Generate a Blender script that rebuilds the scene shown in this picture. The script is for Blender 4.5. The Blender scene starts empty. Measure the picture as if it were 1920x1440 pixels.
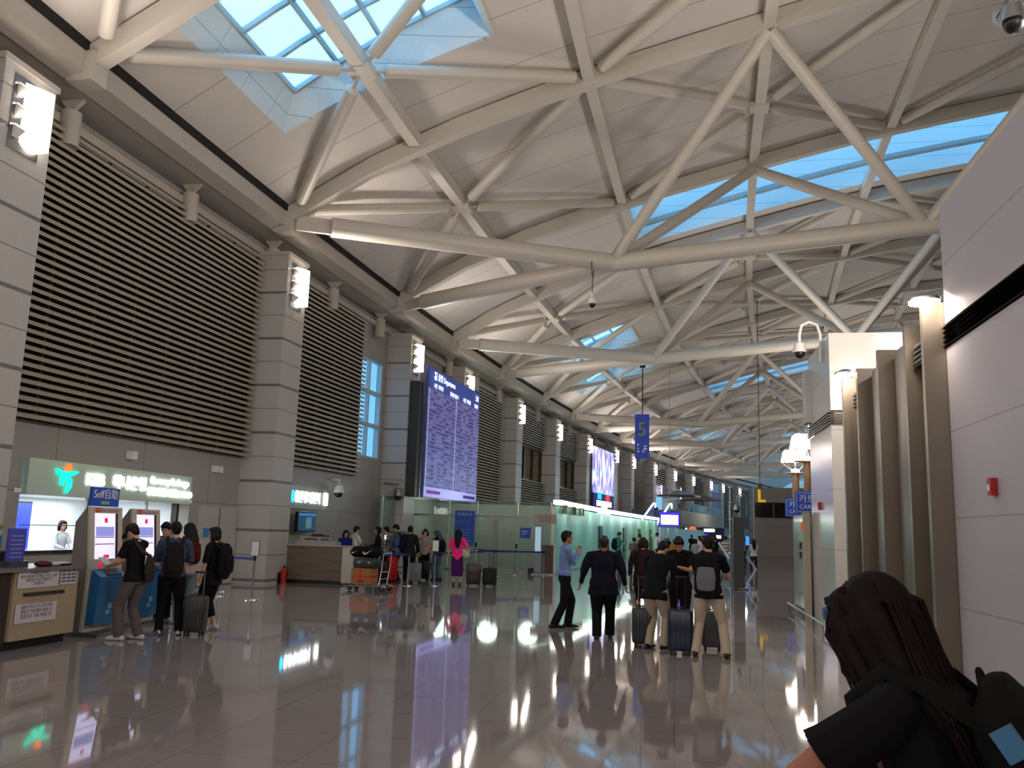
import bpy, bmesh, math, random
from mathutils import Vector, Matrix
random.seed(7)
PI = math.pi
S = bpy.context.scene
C = S.collection

# ------------------------------------------------------------------ camera, sky, exposure
R = Matrix(((0.983352229, -0.000169446, 0.181709560),
            (0.179120877, -0.167293578, -0.969499134),
            (0.030563120, 0.985907110, -0.164478162)))
cd = bpy.data.cameras.new('camera'); cam = bpy.data.objects.new('camera', cd); C.objects.link(cam)
cd.sensor_fit = 'HORIZONTAL'; cd.sensor_width = 36; cd.lens = 1640 / 1920 * 36
cd.clip_start = .05; cd.clip_end = 600
cam.matrix_world = Matrix.Translation((0, 0, 1.7)) @ R.to_4x4()
S.camera = cam
W = bpy.data.worlds.new('sky'); S.world = W; W.use_nodes = True
bg = W.node_tree.nodes['Background']
bg.inputs[0].default_value = (.26, .62, 1, 1); bg.inputs[1].default_value = 4.2
S.view_settings.view_transform = 'Standard'; S.view_settings.look = 'None'
S.view_settings.gamma = 1; S.view_settings.use_curve_mapping = False
S.view_settings.exposure = 0.0

def area(name, loc, direction, sx, sy, power, col):
    l = bpy.data.lights.new(name, 'AREA'); l.shape = 'RECTANGLE'; l.size = sx; l.size_y = sy
    l.energy = power; l.color = col
    o = bpy.data.objects.new(name, l); C.objects.link(o); o.location = loc
    o.rotation_euler = Vector(direction).to_track_quat('-Z', 'Y').to_euler()
    return o

# ------------------------------------------------------------------ materials
MATS = {}
def lin(c): return tuple(((x / 12.92) if x <= .04045 else ((x + .055) / 1.055) ** 2.4) for x in c)
def mat(name, col, rough=.6, metal=0., emit=0., noise=0., nscale=8., spec=.5, alpha=None, ecol=None):
    if name in MATS: return MATS[name]
    m = bpy.data.materials.new(name); m.use_nodes = True; nt = m.node_tree
    b = nt.nodes['Principled BSDF']; c = lin(col)
    b.inputs['Base Color'].default_value = (*c, 1); b.inputs['Roughness'].default_value = rough
    b.inputs['Metallic'].default_value = metal; b.inputs['Specular IOR Level'].default_value = spec
    if emit:
        b.inputs['Emission Color'].default_value = (*lin(ecol or col), 1); b.inputs['Emission Strength'].default_value = emit
    if noise:
        g = nt.nodes.new('ShaderNodeNewGeometry'); n = nt.nodes.new('ShaderNodeTexNoise'); n.inputs['Scale'].default_value = nscale
        n.inputs['Detail'].default_value = 6
        nt.links.new(g.outputs['Position'], n.inputs['Vector'])
        mr = nt.nodes.new('ShaderNodeMapRange'); mr.inputs[1].default_value = .25; mr.inputs[2].default_value = .75
        mr.inputs[3].default_value = 1 - noise; mr.inputs[4].default_value = 1 + noise
        nt.links.new(n.outputs[0], mr.inputs[0])
        mx = nt.nodes.new('ShaderNodeVectorMath'); mx.operation = 'SCALE'; mx.inputs[0].default_value = c
        nt.links.new(mr.outputs[0], mx.inputs['Scale']); nt.links.new(mx.outputs[0], b.inputs['Base Color'])
    if alpha is not None: b.inputs['Alpha'].default_value = alpha
    MATS[name] = m
    return m

def nodes(name):
    m = bpy.data.materials.new(name); m.use_nodes = True; nt = m.node_tree; MATS[name] = m
    return m, nt, nt.nodes['Principled BSDF']
def mth(nt, op, a, b=None, c=None):
    n = nt.nodes.new('ShaderNodeMath'); n.operation = op
    for i, v in enumerate((a, b, c)):
        if v is None: continue
        if isinstance(v, (int, float)): n.inputs[i].default_value = v
        else: nt.links.new(v, n.inputs[i])
    return n.outputs[0]
def pos(nt):
    g = nt.nodes.new('ShaderNodeNewGeometry'); s = nt.nodes.new('ShaderNodeSeparateXYZ'); nt.links.new(g.outputs['Position'], s.inputs[0])
    return g.outputs['Position'], s.outputs
def stripe(nt, v, period, width, offset=0.):
    a = mth(nt, 'ADD', v, -offset + 1000 * period); a = mth(nt, 'MODULO', a, period)
    return mth(nt, 'LESS_THAN', a, width)
def mixc(nt, fac, c1, c2):
    n = nt.nodes.new('ShaderNodeMix'); n.data_type = 'RGBA'
    if isinstance(fac, (int, float)): n.inputs[0].default_value = fac
    else: nt.links.new(fac, n.inputs[0])
    for i, c in ((6, c1), (7, c2)):
        if isinstance(c, tuple): n.inputs[i].default_value = (*c, 1)
        else: nt.links.new(c, n.inputs[i])
    return n.outputs[2]
def noise(nt, vec, scale, detail=4):
    n = nt.nodes.new('ShaderNodeTexNoise'); n.inputs['Scale'].default_value = scale; n.inputs['Detail'].default_value = detail
    nt.links.new(vec, n.inputs['Vector']); return n.outputs[0]

def floor_mat():
    m, nt, b = nodes('polished granite'); p, s = pos(nt)
    n1 = noise(nt, p, 70, 3); n2 = noise(nt, p, 1.2, 3)
    base = mixc(nt, n1, lin((.52, .485, .47)), lin((.70, .66, .645)))
    # tile to tile change
    fx = mth(nt, 'FLOOR', mth(nt, 'DIVIDE', s[0], .9)); fy = mth(nt, 'FLOOR', mth(nt, 'DIVIDE', s[1], .9))
    cb = nt.nodes.new('ShaderNodeCombineXYZ'); nt.links.new(fx, cb.inputs[0]); nt.links.new(fy, cb.inputs[1])
    wn = nt.nodes.new('ShaderNodeTexWhiteNoise'); nt.links.new(cb.outputs[0], wn.inputs['Vector'])
    t = mth(nt, 'ADD', mth(nt, 'MULTIPLY', wn.outputs['Value'], .14), mth(nt, 'MULTIPLY', n2, .25))
    base = mixc(nt, t, base, lin((.44, .41, .40)))
    j = mth(nt, 'MAXIMUM', stripe(nt, s[0], .9, .008), stripe(nt, s[1], .9, .008))
    # wide darker inlay bands across the hall
    bnd = stripe(nt, s[1], 10.8, .9, 3.6)
    base = mixc(nt, mth(nt, 'MULTIPLY', bnd, .35), base, lin((.36, .33, .32)))
    base = mixc(nt, mth(nt, 'MULTIPLY', j, .6), base, lin((.3, .28, .27)))
    nt.links.new(base, b.inputs['Base Color'])
    r = mth(nt, 'ADD', .02, mth(nt, 'MULTIPLY', n2, .05)); nt.links.new(r, b.inputs['Roughness'])
    b.inputs['Specular IOR Level'].default_value = .8
    b.inputs['IOR'].default_value = 1.75
    return m
def band_mat(name, c, thick=1.37, off=1.44, jc=(.30, .28, .27)):
    m, nt, b = nodes(name); p, s = pos(nt)
    n1 = noise(nt, p, 25, 4)
    base = mixc(nt, n1, lin(tuple(x * .95 for x in c)), lin(tuple(min(1, x * 1.05) for x in c)))
    k = mth(nt, 'MAXIMUM', stripe(nt, s[2], thick, .075, off), stripe(nt, s[2], thick, .02, off + .72))
    base = mixc(nt, mth(nt, 'MULTIPLY', k, .75), base, lin(jc))
    nt.links.new(base, b.inputs['Base Color']); b.inputs['Roughness'].default_value = .35
    return m
def grid_mat(name, c, py=2.2, pz=1.37, offz=.72, w=.02, jc=(.33, .31, .3), rough=.4, axis=1, offy=0., nz=25, var=.05):
    m, nt, b = nodes(name); p, s = pos(nt)
    n1 = noise(nt, p, nz, 4)
    base = mixc(nt, n1, lin(tuple(x * (1 - var) for x in c)), lin(tuple(min(1, x * (1 + var)) for x in c)))
    k = mth(nt, 'MAXIMUM', stripe(nt, s[2], pz, w, offz), stripe(nt, s[axis], py, w, offy))
    base = mixc(nt, mth(nt, 'MULTIPLY', k, .7), base, lin(jc))
    nt.links.new(base, b.inputs['Base Color']); b.inputs['Roughness'].default_value = rough
    return m
def glass_mat(name, col, opac, rough=.05, gloss=.12):
    m = bpy.data.materials.new(name); m.use_nodes = True; nt = m.node_tree; nt.nodes.clear()
    o = nt.nodes.new('ShaderNodeOutputMaterial'); t = nt.nodes.new('ShaderNodeBsdfTransparent'); t.inputs[0].default_value = (*[min(1, .6 + .4 * x) for x in lin(col)], 1)
    d = nt.nodes.new('ShaderNodeBsdfDiffuse'); d.inputs[0].default_value = (*lin(col), 1)
    g = nt.nodes.new('ShaderNodeBsdfGlossy'); g.inputs['Roughness'].default_value = rough; g.inputs[0].default_value = (.9, .95, .93, 1)
    a = nt.nodes.new('ShaderNodeMixShader'); a.inputs[0].default_value = opac; nt.links.new(t.outputs[0], a.inputs[1]); nt.links.new(d.outputs[0], a.inputs[2])
    f = nt.nodes.new('ShaderNodeLayerWeight'); f.inputs[0].default_value = .25
    fm = nt.nodes.new('ShaderNodeMath'); fm.operation = 'MULTIPLY_ADD'; fm.inputs[1].default_value = .45; fm.inputs[2].default_value = gloss * .5; nt.links.new(f.outputs['Facing'], fm.inputs[0])
    b = nt.nodes.new('ShaderNodeMixShader'); nt.links.new(fm.outputs[0], b.inputs[0]); nt.links.new(a.outputs[0], b.inputs[1]); nt.links.new(g.outputs[0], b.inputs[2])
    nt.links.new(b.outputs[0], o.inputs[0]); MATS[name] = m
    return m
def wood_mat(name, c1, c2, scale=(1, 1, 14)):
    m, nt, b = nodes(name); p, s = pos(nt)
    mp = nt.nodes.new('ShaderNodeMapping'); mp.inputs['Scale'].default_value = scale; nt.links.new(p, mp.inputs[0])
    n = noise(nt, mp.outputs[0], 2.5, 8)
    mr = nt.nodes.new('ShaderNodeMapRange'); mr.inputs[1].default_value = .3; mr.inputs[2].default_value = .7; nt.links.new(n, mr.inputs[0])
    nt.links.new(mixc(nt, mr.outputs[0], lin(c1), lin(c2)), b.inputs['Base Color']); b.inputs['Roughness'].default_value = .45
    return m

M_floor = floor_mat()
M_col = band_mat('banded stone column', (.71, .69, .67))
M_wall = grid_mat('grey wall panels', (.615, .60, .58), py=2.9, pz=1.37, offz=2.15, offy=1.2)
M_rwall = grid_mat('pale stone cladding', (.68, .66, .68), py=40, pz=.92, offz=1.04, w=.012, jc=(.45, .43, .44), rough=.45, offy=3, nz=60, var=.03)
M_pil = grid_mat('cream stone cladding', (.76, .74, .72), py=40, pz=1.18, offz=.32, w=.012, jc=(.5, .48, .46), rough=.15, offy=3, nz=60, var=.02)
M_ceil = grid_mat('ceiling panels', (.81, .785, .76), py=2.2, pz=500, w=.03, jc=(.45, .42, .4), rough=.75, offy=1.3, var=.02, nz=3)
M_steel = mat('painted steel', (.76, .735, .69), .45, noise=.03, nscale=3)
M_cornice = mat('painted cornice', (.72, .69, .65), .6, noise=.04, nscale=1)
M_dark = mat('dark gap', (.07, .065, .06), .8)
M_slat = mat('tan louvre slat', (.64, .60, .53), .5, noise=.05)
M_mull = mat('louvre mullion', (.36, .32, .27), .6)
M_slatb = mat('louvre backing', (.17, .145, .12), .8)
M_white = mat('white paint', (.88, .88, .87), .5)
M_blackp = mat('black plastic', (.05, .05, .055), .4)
M_chrome = mat('chrome', (.85, .85, .86), .15, 1.)
M_alu = mat('brushed aluminium', (.62, .62, .63), .35, 1.)
M_lamp = mat('lit lamp', (1, .93, .86), emit=22)
M_lampglow = mat('lit reflector', (1, .94, .88), emit=7)
M_skyfr = mat('skylight frame', (.62, .70, .72), .5)
M_well = grid_mat('skylight well lining', (.80, .86, .88), py=1.3, pz=.62, offz=.1, w=.02, jc=(.55, .6, .62), rough=.6, offy=.4)
M_glass = glass_mat('green tinted glass', (.55, .70, .64), .22)
M_frost = glass_mat('frosted green glass', (.56, .86, .70), .94, .3)
M_lift = glass_mat('pale lift glass', (.74, .78, .75), .8, .08, .25)
M_frost2 = glass_mat('pale frosted glass', (.80, .86, .70), .94, .3)
M_pane = glass_mat('skylight pane', (.9, .97, 1.), .05, .1, .06)
M_bronze = mat('bronze metal cladding', (.50, .465, .42), .33, .6, noise=.06, nscale=2)
M_bronzed = mat('dark bronze metal', (.20, .185, .165), .3, .7)
M_blue = mat('blue sign face', (.12, .27, .66), .4, emit=.12)
M_skin = mat('skin', (.80, .60, .49), .55)
M_skind = mat('tanned skin', (.62, .42, .32), .55)
M_hair = mat('black hair', (.035, .03, .03), .6, spec=.25)
M_hairb = mat('brown hair', (.10, .065, .05), .6, spec=.25)

# ------------------------------------------------------------------ mesh helpers
def sag(y): return max(0., y - 10) ** 2 / 830
class MB:
    def __init__(s): s.bm = bmesh.new(); s.mi = 0
    def _f(s, vs):
        try:
            f = s.bm.faces.new(vs); f.material_index = s.mi; return f
        except ValueError: return None
    def hexa(s, p):
        v = [s.bm.verts.new(q) for q in p]
        for q in ((0, 3, 2, 1), (4, 5, 6, 7), (0, 1, 5, 4), (1, 2, 6, 5), (2, 3, 7, 6), (3, 0, 4, 7)): s._f([v[i] for i in q])
        return s
    def box(s, x0, x1, y0, y1, z0, z1, n=1):
        for i in range(n):
            a = y0 + (y1 - y0) * i / n; b = y0 + (y1 - y0) * (i + 1) / n
            s.hexa([(x0, a, z0), (x1, a, z0), (x1, b, z0), (x0, b, z0), (x0, a, z1), (x1, a, z1), (x1, b, z1), (x0, b, z1)])
        return s
    def beam(s, p0, p1, w, h, up=(0, 0, 1), n=1):
        p0 = Vector(p0); p1 = Vector(p1); d = (p1 - p0).normalized(); r = d.cross(Vector(up)).normalized() * w / 2; u = r.cross(d).normalized() * h / 2
        q = []
        for p in (p0, p1): q += [p - r - u, p + r - u, p + r + u, p - r + u]
        return s.hexa([q[0], q[1], q[5], q[4], q[3], q[2], q[6], q[7]])
    def rings(s, rr, cap=True, closed=False):
        vv = [[s.bm.verts.new(p) for p in r] for r in rr]; n = len(vv[0])
        L = len(vv)
        for i in range(L if closed else L - 1):
            a = vv[i]; b = vv[(i + 1) % L]
            for k in range(n): s._f([a[k], a[(k + 1) % n], b[(k + 1) % n], b[k]])
        if cap and not closed: s._f(list(reversed(vv[0]))); s._f(vv[-1])
        return s
    def tube(s, pts, rad, seg=10, cap=True, flat=1., ref=None, round_=False):
        pts = [Vector(p) for p in pts]; n = len(pts)
        if isinstance(rad, (int, float)): rad = [rad] * n
        if round_:
            d0 = (pts[0] - pts[1]).normalized(); d1 = (pts[-1] - pts[-2]).normalized(); r0 = rad[0]; r1 = rad[-1]
            mn = lambda r: min(r) if isinstance(r, tuple) else r
            sc = lambda r, c: (r[0] * c, r[1] * c) if isinstance(r, tuple) else r * c
            pre = [(pts[0] + d0 * mn(r0) * math.sin(a), sc(r0, math.cos(a))) for a in (1.4, .9, .45)]
            post = [(pts[-1] + d1 * mn(r1) * math.sin(a), sc(r1, math.cos(a))) for a in (.45, .9, 1.4)]
            pts = [p for p, _ in pre] + pts + [p for p, _ in post]; rad = [r for _, r in pre] + list(rad) + [r for _, r in post]; n = len(pts)
        rr = []; pr = None
        for i in range(n):
            t = (pts[min(i + 1, n - 1)] - pts[max(i - 1, 0)]).normalized()
            if pr is None:
                a = Vector(ref) if ref else (Vector((0, 0, 1)) if abs(t.z) < .9 else Vector((1, 0, 0)))
                a = (a - t * a.dot(t)).normalized()
            else: a = (pr - t * pr.dot(t)).normalized()
            pr = a; b = t.cross(a); r = rad[i]
            rx, ry = (r if isinstance(r, tuple) else (r, r * flat))
            rr.append([pts[i] + a * rx * math.cos(k * 2 * PI / seg) + b * ry * math.sin(k * 2 * PI / seg) for k in range(seg)])
        return s.rings(rr, cap)
    def cyl(s, p0, p1, r, seg=12, r1=None): return s.tube([p0, p1], [r, r1 if r1 is not None else r], seg)
    def ell(s, c, rx, ry, rz, seg=14, rg=8, rot=None):
        c = Vector(c); rr = []
        for i in range(1, rg):
            a = -PI / 2 + PI * i / rg; q = []
            for k in range(seg):
                v = Vector((rx * math.cos(a) * math.cos(2 * PI * k / seg), ry * math.cos(a) * math.sin(2 * PI * k / seg), rz * math.sin(a)))
                q.append(c + (rot @ v if rot else v))
            rr.append(q)
        return s.rings(rr)
    def prism(s, poly, axis, a, b):
        def P3(p, t): return {0: (t, p[0], p[1]), 1: (p[0], t, p[1]), 2: (p[0], p[1], t)}[axis]
        return s.rings([[P3(p, a) for p in poly], [P3(p, b) for p in poly]])
    def rbox(s, x0, x1, y0, y1, z0, z1, r=.03, seg=3):
        poly = []
        for cx, cy, a0 in ((x1 - r, y1 - r, 0), (x0 + r, y1 - r, 90), (x0 + r, y0 + r, 180), (x1 - r, y0 + r, 270)):
            for i in range(seg + 1):
                a = math.radians(a0 + 90 * i / seg); poly.append((cx + r * math.cos(a), cy + r * math.sin(a)))
        cx = (x0 + x1) / 2; cy = (y0 + y1) / 2
        def ring(z, k):
            fx = (x1 - x0 - 2 * k) / (x1 - x0); fy = (y1 - y0 - 2 * k) / (y1 - y0)
            return [(cx + (p[0] - cx) * fx, cy + (p[1] - cy) * fy, z) for p in poly]
        return s.rings([ring(z0, r * .8), ring(z0 + r * .3, r * .25), ring(z0 + r, 0), ring(z1 - r, 0), ring(z1 - r * .3, r * .25), ring(z1, r * .8)])
    def ball(s, c, r, seg=12, rg=8): return s.ell(c, r, r, r, seg, rg)
    def xf(s, m): bmesh.ops.transform(s.bm, matrix=m, verts=s.bm.verts); return s
    def build(s, name, m, parent=None, warp=False, smooth=False, loc=None, label=None, kind=None, rel=False):
        if warp:
            for v in s.bm.verts: v.co.x += sag(v.co.y)
        if rel:
            L = Vector(parent.location)
            for v in s.bm.verts: v.co -= L
        bmesh.ops.recalc_face_normals(s.bm, faces=s.bm.faces)
        if smooth:
            for f in s.bm.faces: f.smooth = True
            for e in s.bm.edges:
                if len(e.link_faces) == 2 and e.calc_face_angle(0) > .7: e.smooth = False
        me = bpy.data.meshes.new(name); s.bm.to_mesh(me); s.bm.free()
        for x in (m if isinstance(m, (list, tuple)) else [m]): me.materials.append(x)
        o = bpy.data.objects.new(name, me); C.objects.link(o)
        if parent: o.parent = parent
        if loc: o.location = loc
        if label: o['label'] = label
        if kind: o['kind'] = kind
        return o
def tag(o, label, cat, group=None, kind=None):
    o['label'] = label; o['category'] = cat
    if group: o['group'] = group
    if kind: o['kind'] = kind
    return o
def thing(name, label, cat, loc=(0, 0, 0), rz=0., group=None):
    o = bpy.data.objects.new(name, None); C.objects.link(o); o.location = loc; o.rotation_euler = (0, 0, rz); o.empty_display_size = .2
    return tag(o, label, cat, group)
def struct(name, mb, m, label=None, **k):
    o = mb.build(name, m, **k); o['kind'] = 'structure'
    if label: o['label'] = label
    return o
def copy_tree(o, parent=None):
    c = o.copy(); C.objects.link(c)
    if parent: c.parent = parent
    for ch in list(o.children): copy_tree(ch, c)
    return c
def text(name, body, size, m, parent, loc, rot, ext=.01, align='CENTER', sx=1.):
    cu = bpy.data.curves.new(name, 'FONT'); cu.body = body; cu.size = size; cu.extrude = ext; cu.align_x = align; cu.align_y = 'CENTER'; cu.resolution_u = 3
    t = bpy.data.objects.new(name + '_c', cu); C.objects.link(t); bpy.context.view_layer.update()
    me = bpy.data.meshes.new_from_object(t.evaluated_get(bpy.context.evaluated_depsgraph_get()))
    bpy.data.objects.remove(t); bpy.data.curves.remove(cu)
    me.name = name; me.materials.clear(); me.materials.append(m)
    o = bpy.data.objects.new(name, me); C.objects.link(o); o.parent = parent; o.location = loc; o.rotation_euler = rot; o.scale = (sx, 1, 1)
    return o
FX = (PI / 2, 0, PI / 2)      # lettering that faces +X
FY = (PI / 2, 0, 0)           # lettering that faces -Y
ORD = ['first', 'second', 'third', 'fourth', 'fifth', 'sixth', 'seventh', 'eighth', 'ninth', 'tenth', 'eleventh', 'twelfth', 'thirteenth', 'fourteenth', 'fifteenth', 'sixteenth', 'seventeenth']

# ------------------------------------------------------------------ setting: floor, walls, roof
struct('floor', MB().box(-24, 40, -14, 175, -.2, 0), M_floor, 'polished grey granite floor in square tiles')
COLS = [1.5, 12.1, 23.08, 33.9, 41.3, 51.4, 61.1, 70.5, 80.3, 87.3, 97, 106.6, 116.2, 126, 133, 143, 153]
WU = -12.3
def wall_piece(mb, y0, y1, z0, z1): mb.box(WU - .3, WU, y0, y1, z0, z1, max(1, int((y1 - y0) / 4)))
wl = MB()
for y0, y1, z0, z1 in ((-14, 14.85, 0, 9.9), (14.85, 20.7, 2.74, 9.9), (20.7, 31.1, 0, 9.9), (31.1, 33.6, 0, 4.3), (31.1, 33.6, 8.2, 9.9), (33.6, 42.4, 0, 9.9),
                       (42.4, 44.0, 0, 3.0), (42.4, 44.0, 9.4, 9.9), (44.0, 52.5, 0, 9.9), (52.5, 61.1, 0, 5.0), (52.5, 61.1, 7.2, 9.9), (61.1, 62.2, 0, 9.9), (62.2, 70.5, 0, 5.0), (62.2, 70.5, 7.2, 9.9),
                       (70.5, 98, 0, 9.9), (98, 106.6, 0, .01), (98, 106.6, 6.3, 9.9), (106.6, 175, 0, 9.9)):
    wall_piece(wl, y0, y1, z0, z1)
struct('wall_left', wl, M_wall, 'grey panelled wall', warp=True)
struct('wall_back', MB().box(-24, 40, -14.3, -14, 0, 19), M_wall, 'plain wall behind')
struct('wall_end', MB().box(-16, 60, 175, 175.4, 0, 20), M_wall)
struct('wall_right', MB().box(30, 30.4, -14, 175, 0, 19, 60), M_wall, warp=True)

PU = [-12.5, -11.2, -9.5, -7.5, -5, -2.3, 0, 2.5, 5, 7.4, 12, 17, 22, 27, 32]
PZ = [9.75, 10.3, 11.35, 12.3, 13.25, 14.1, 14.75, 15.4, 16.05, 16.6, 17.4, 17.8, 17.7, 17.2, 16.2]
def P(u):
    for i in range(len(PU) - 1):
        if PU[i] <= u <= PU[i + 1]: return PZ[i] + (PZ[i + 1] - PZ[i]) * (u - PU[i]) / (PU[i + 1] - PU[i])
    return PZ[-1]
# chord lines across the hall: A/B = the two top chords of a truss, P = plain rib between
TR = [(5.6, -1.8), (22.6, 32), (38.9, 47.3), (65.1, 73.5), (81.5, 89.5), (107, 115), (123, 131)]
TR[0] = (-2.5, 5.6)
PL = [14.0, 56.9, 98]
LAST = 150
CH = sorted([y for t in TR for y in t] + PL)
# roof skin, with openings for the skylights
SKY = []   # (u0,u1,y0,y1,kind)
def tsky(y0, y1): SKY.append((-9.9, -4.6, y0, y1, 't'))
for p in PL:
    lo = max(c for c in CH if c < p); hi = min(c for c in CH if c > p)
    if p > 20: tsky(lo + 2.8, p - 2.2)
    else: tsky(lo + 3.0, p - 1.5)
    tsky(p + (.6 if p < 20 else 2.2), hi - (3.1 if p < 20 else 2.2))
for a, b in zip(TR[:-1], TR[1:]):
    if not any(a[1] < p < b[0] for p in PL):
        m_ = 1.1 if a[1] < 40 else 1.9
        SKY.append((-2.4, 17, a[1] + m_, b[0] - (.9 if a[1] < 40 else 1.3), 's'))
DZ = .42
us = sorted(set([-11.2 + .8 * i for i in range(0, 53)] + [-9.9, -4.6, -2.4, 17]))
us = [u for u in us if u <= 30.5]
ys = sorted(set([-14 + 6 * i for i in range(0, 30)] + [v for s_ in SKY for v in s_[2:4]] + [LAST + 20]))
rf = MB()
def insky(u, y): return any(s_[0] < u < s_[1] and s_[2] < y < s_[3] for s_ in SKY)
for i in range(len(us) - 1):
    for j in range(len(ys) - 1):
        u0, u1, y0, y1 = us[i], us[i + 1], ys[j], ys[j + 1]
        if insky((u0 + u1) / 2, (y0 + y1) / 2): continue
        za, zb = P(u0) + DZ, P(u1) + DZ
        rf.hexa([(u0, y0, za), (u1, y0, zb), (u1, y1, zb), (u0, y1, za), (u0, y0, za + .2), (u1, y0, zb + .2), (u1, y1, zb + .2), (u0, y1, za + .2)])
struct('ceiling', rf, M_ceil, 'arched roof soffit of pale panels', warp=True)
# skylights
for k, (u0, u1, y0, y1, kind) in enumerate(SKY):
    n = 'window_%d' % (k + 1)
    hgt = .85 if kind == 't' else 2.1
    ins = .45 if kind == 't' else .1
    mb = MB()
    def zt(u): return P(u) + DZ
    na = 6 if kind == 't' else 12
    uu = [u0 + (u1 - u0) * i / na for i in range(na + 1)]
    def it(u, y):  # inset position at the glass level
        return (u0 + ins + (u - u0) * (u1 - u0 - 2 * ins) / (u1 - u0), y0 + ins + (y - y0) * (y1 - y0 - 2 * ins) / (y1 - y0), zt(u) + hgt)
    def lo_(u, y): return (u, y, zt(u))
    out = .12
    for i in range(na):
        for y, sg in ((y0, -1), (y1, 1)):
            a, b = uu[i], uu[i + 1]
            mb.hexa([lo_(a, y), lo_(b, y), it(b, y), it(a, y), (a, y + sg * out, zt(a)), (b, y + sg * out, zt(b)), (b, it(b, y)[1] + sg * out, it(b, y)[2]), (a, it(a, y)[1] + sg * out, it(a, y)[2])])
    ny = 4
    for j in range(ny):
        a = y0 + (y1 - y0) * j / ny; b = y0 + (y1 - y0) * (j + 1) / ny
        for u, sg in ((u0, -1), (u1, 1)):
            mb.hexa([lo_(u, a), lo_(u, b), it(u, b), it(u, a), (u + sg * out, a, zt(u)), (u + sg * out, b, zt(u)), (it(u, b)[0] + sg * out, b, it(u, b)[2]), (it(u, a)[0] + sg * out, a, it(u, a)[2])])
    root = struct(n, mb, M_well, 'skylight with a lined well' if kind == 't' else 'long strip skylight between two trusses', warp=True)
    fr = MB()
    nu, nyy = (4, 3) if kind == 't' else (8, 2)
    fw = .09
    for i in range(nu + 1):
        u = u0 + (u1 - u0) * i / nu; a = Vector(it(u, y0)); b = Vector(it(u, y1)); fr.beam(a, b, fw, .12)
    for j in range(nyy + 1):
        y = y0 + (y1 - y0) * j / nyy
        for i in range(na): fr.beam(it(uu[i], y), it(uu[i + 1], y), fw * (2.6 if (kind == 's' and j == 1) else 1), .12)
    if kind == 's':
        ym = (y0 + y1) / 2
        for dy in (-.16, .05):
            for i in range(na):
                a, b = uu[i], uu[i + 1]; fr.beam((a, ym + dy, P(a) + DZ - .05), (b, ym + dy, P(b) + DZ - .05), .1, .16)
    fr.build('window_frame', M_skyfr, root, warp=True)
    pn = MB()
    for i in range(na):
        a, b = uu[i], uu[i + 1]; p = [it(a, y0), it(b, y0), it(b, y1), it(a, y1)]
        pn.hexa([(q[0], q[1], q[2] + .03) for q in p] + [(q[0], q[1], q[2] + .05) for q in p])
    pn.build('pane', M_pane, root, warp=True)

# cornice along the left wall: edge girder, sloping soffit, posts
mb = MB()
for j in range(60):
    a = -14 + j * 3.1; b = a + 3.1
    for poly in ([(-11.55, 10.0), (-11.15, 10.12), (-11.15, 10.62), (-11.55, 10.62)], [(-12.9, 10.05), (-11.55, 10.02), (-11.55, 10.12), (-12.9, 10.15)], [(-12.9, 9.9), (-12.6, 9.9), (-12.6, 10.1), (-12.9, 10.1)]):
        mb.rings([[(p[0], a, p[1]) for p in poly], [(p[0], b, p[1]) for p in poly]])
struct('trim_1', mb, M_cornice, 'painted cornice girder under the roof edge', warp=True)
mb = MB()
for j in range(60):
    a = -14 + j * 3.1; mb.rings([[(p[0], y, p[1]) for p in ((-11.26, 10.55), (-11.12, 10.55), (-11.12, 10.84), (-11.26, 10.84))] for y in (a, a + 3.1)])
struct('trim_2', mb, M_dark, 'dark strip painted as the shadow gap between cornice and roof', warp=True)  # dark plate: gap shade put into its colour, also closes a light leak
mb = MB()
for j in range(60):
    a = -14 + j * 3.1; mb.rings([[(p[0], y, p[1]) for p in ((-12.32, 9.5), (-12.15, 9.5), (-12.15, 9.68), (-12.32, 9.68))] for y in (a, a + 3.1)])
struct('trim_3', mb, M_cornice, 'thin rail along the wall head', warp=True)

# ------------------------------------------------------------------ roof trusses, ribs, purlins, braces
PUR = [-7.4, -2.5, 2.35, 7.2, 12.1, 17, 22, 27]
def chord(mb, y, w=.32, h=.5, dz=.12, u0=-11.2, u1=29):
    n = 16; pts = [u0 + (u1 - u0) * i / n for i in range(n + 1)]
    for a, b in zip(pts[:-1], pts[1:]):
        za, zb = P(a) + dz, P(b) + dz
        mb.rings([[(u, y - w / 2, z - h / 2), (u, y + w / 2, z - h / 2), (u, y + w / 2, z + h / 2), (u, y - w / 2, z + h / 2)] for u, z in ((a, za), (b, zb))])
def W_(u, y, z): return (u + sag(y), y, z)
tn = ['behind the camera, its webs coming down above the stone wall', 'nearest whole one, its forked tubes over the departures board side', 'next beyond the nearest one, with white lit tube ends', 'third whole one, just behind the hanging blue number sign', 'fourth one, over the green lit glass counter', 'fifth one, deep in the hall', 'farthest one, low above the yellow letter']
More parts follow.
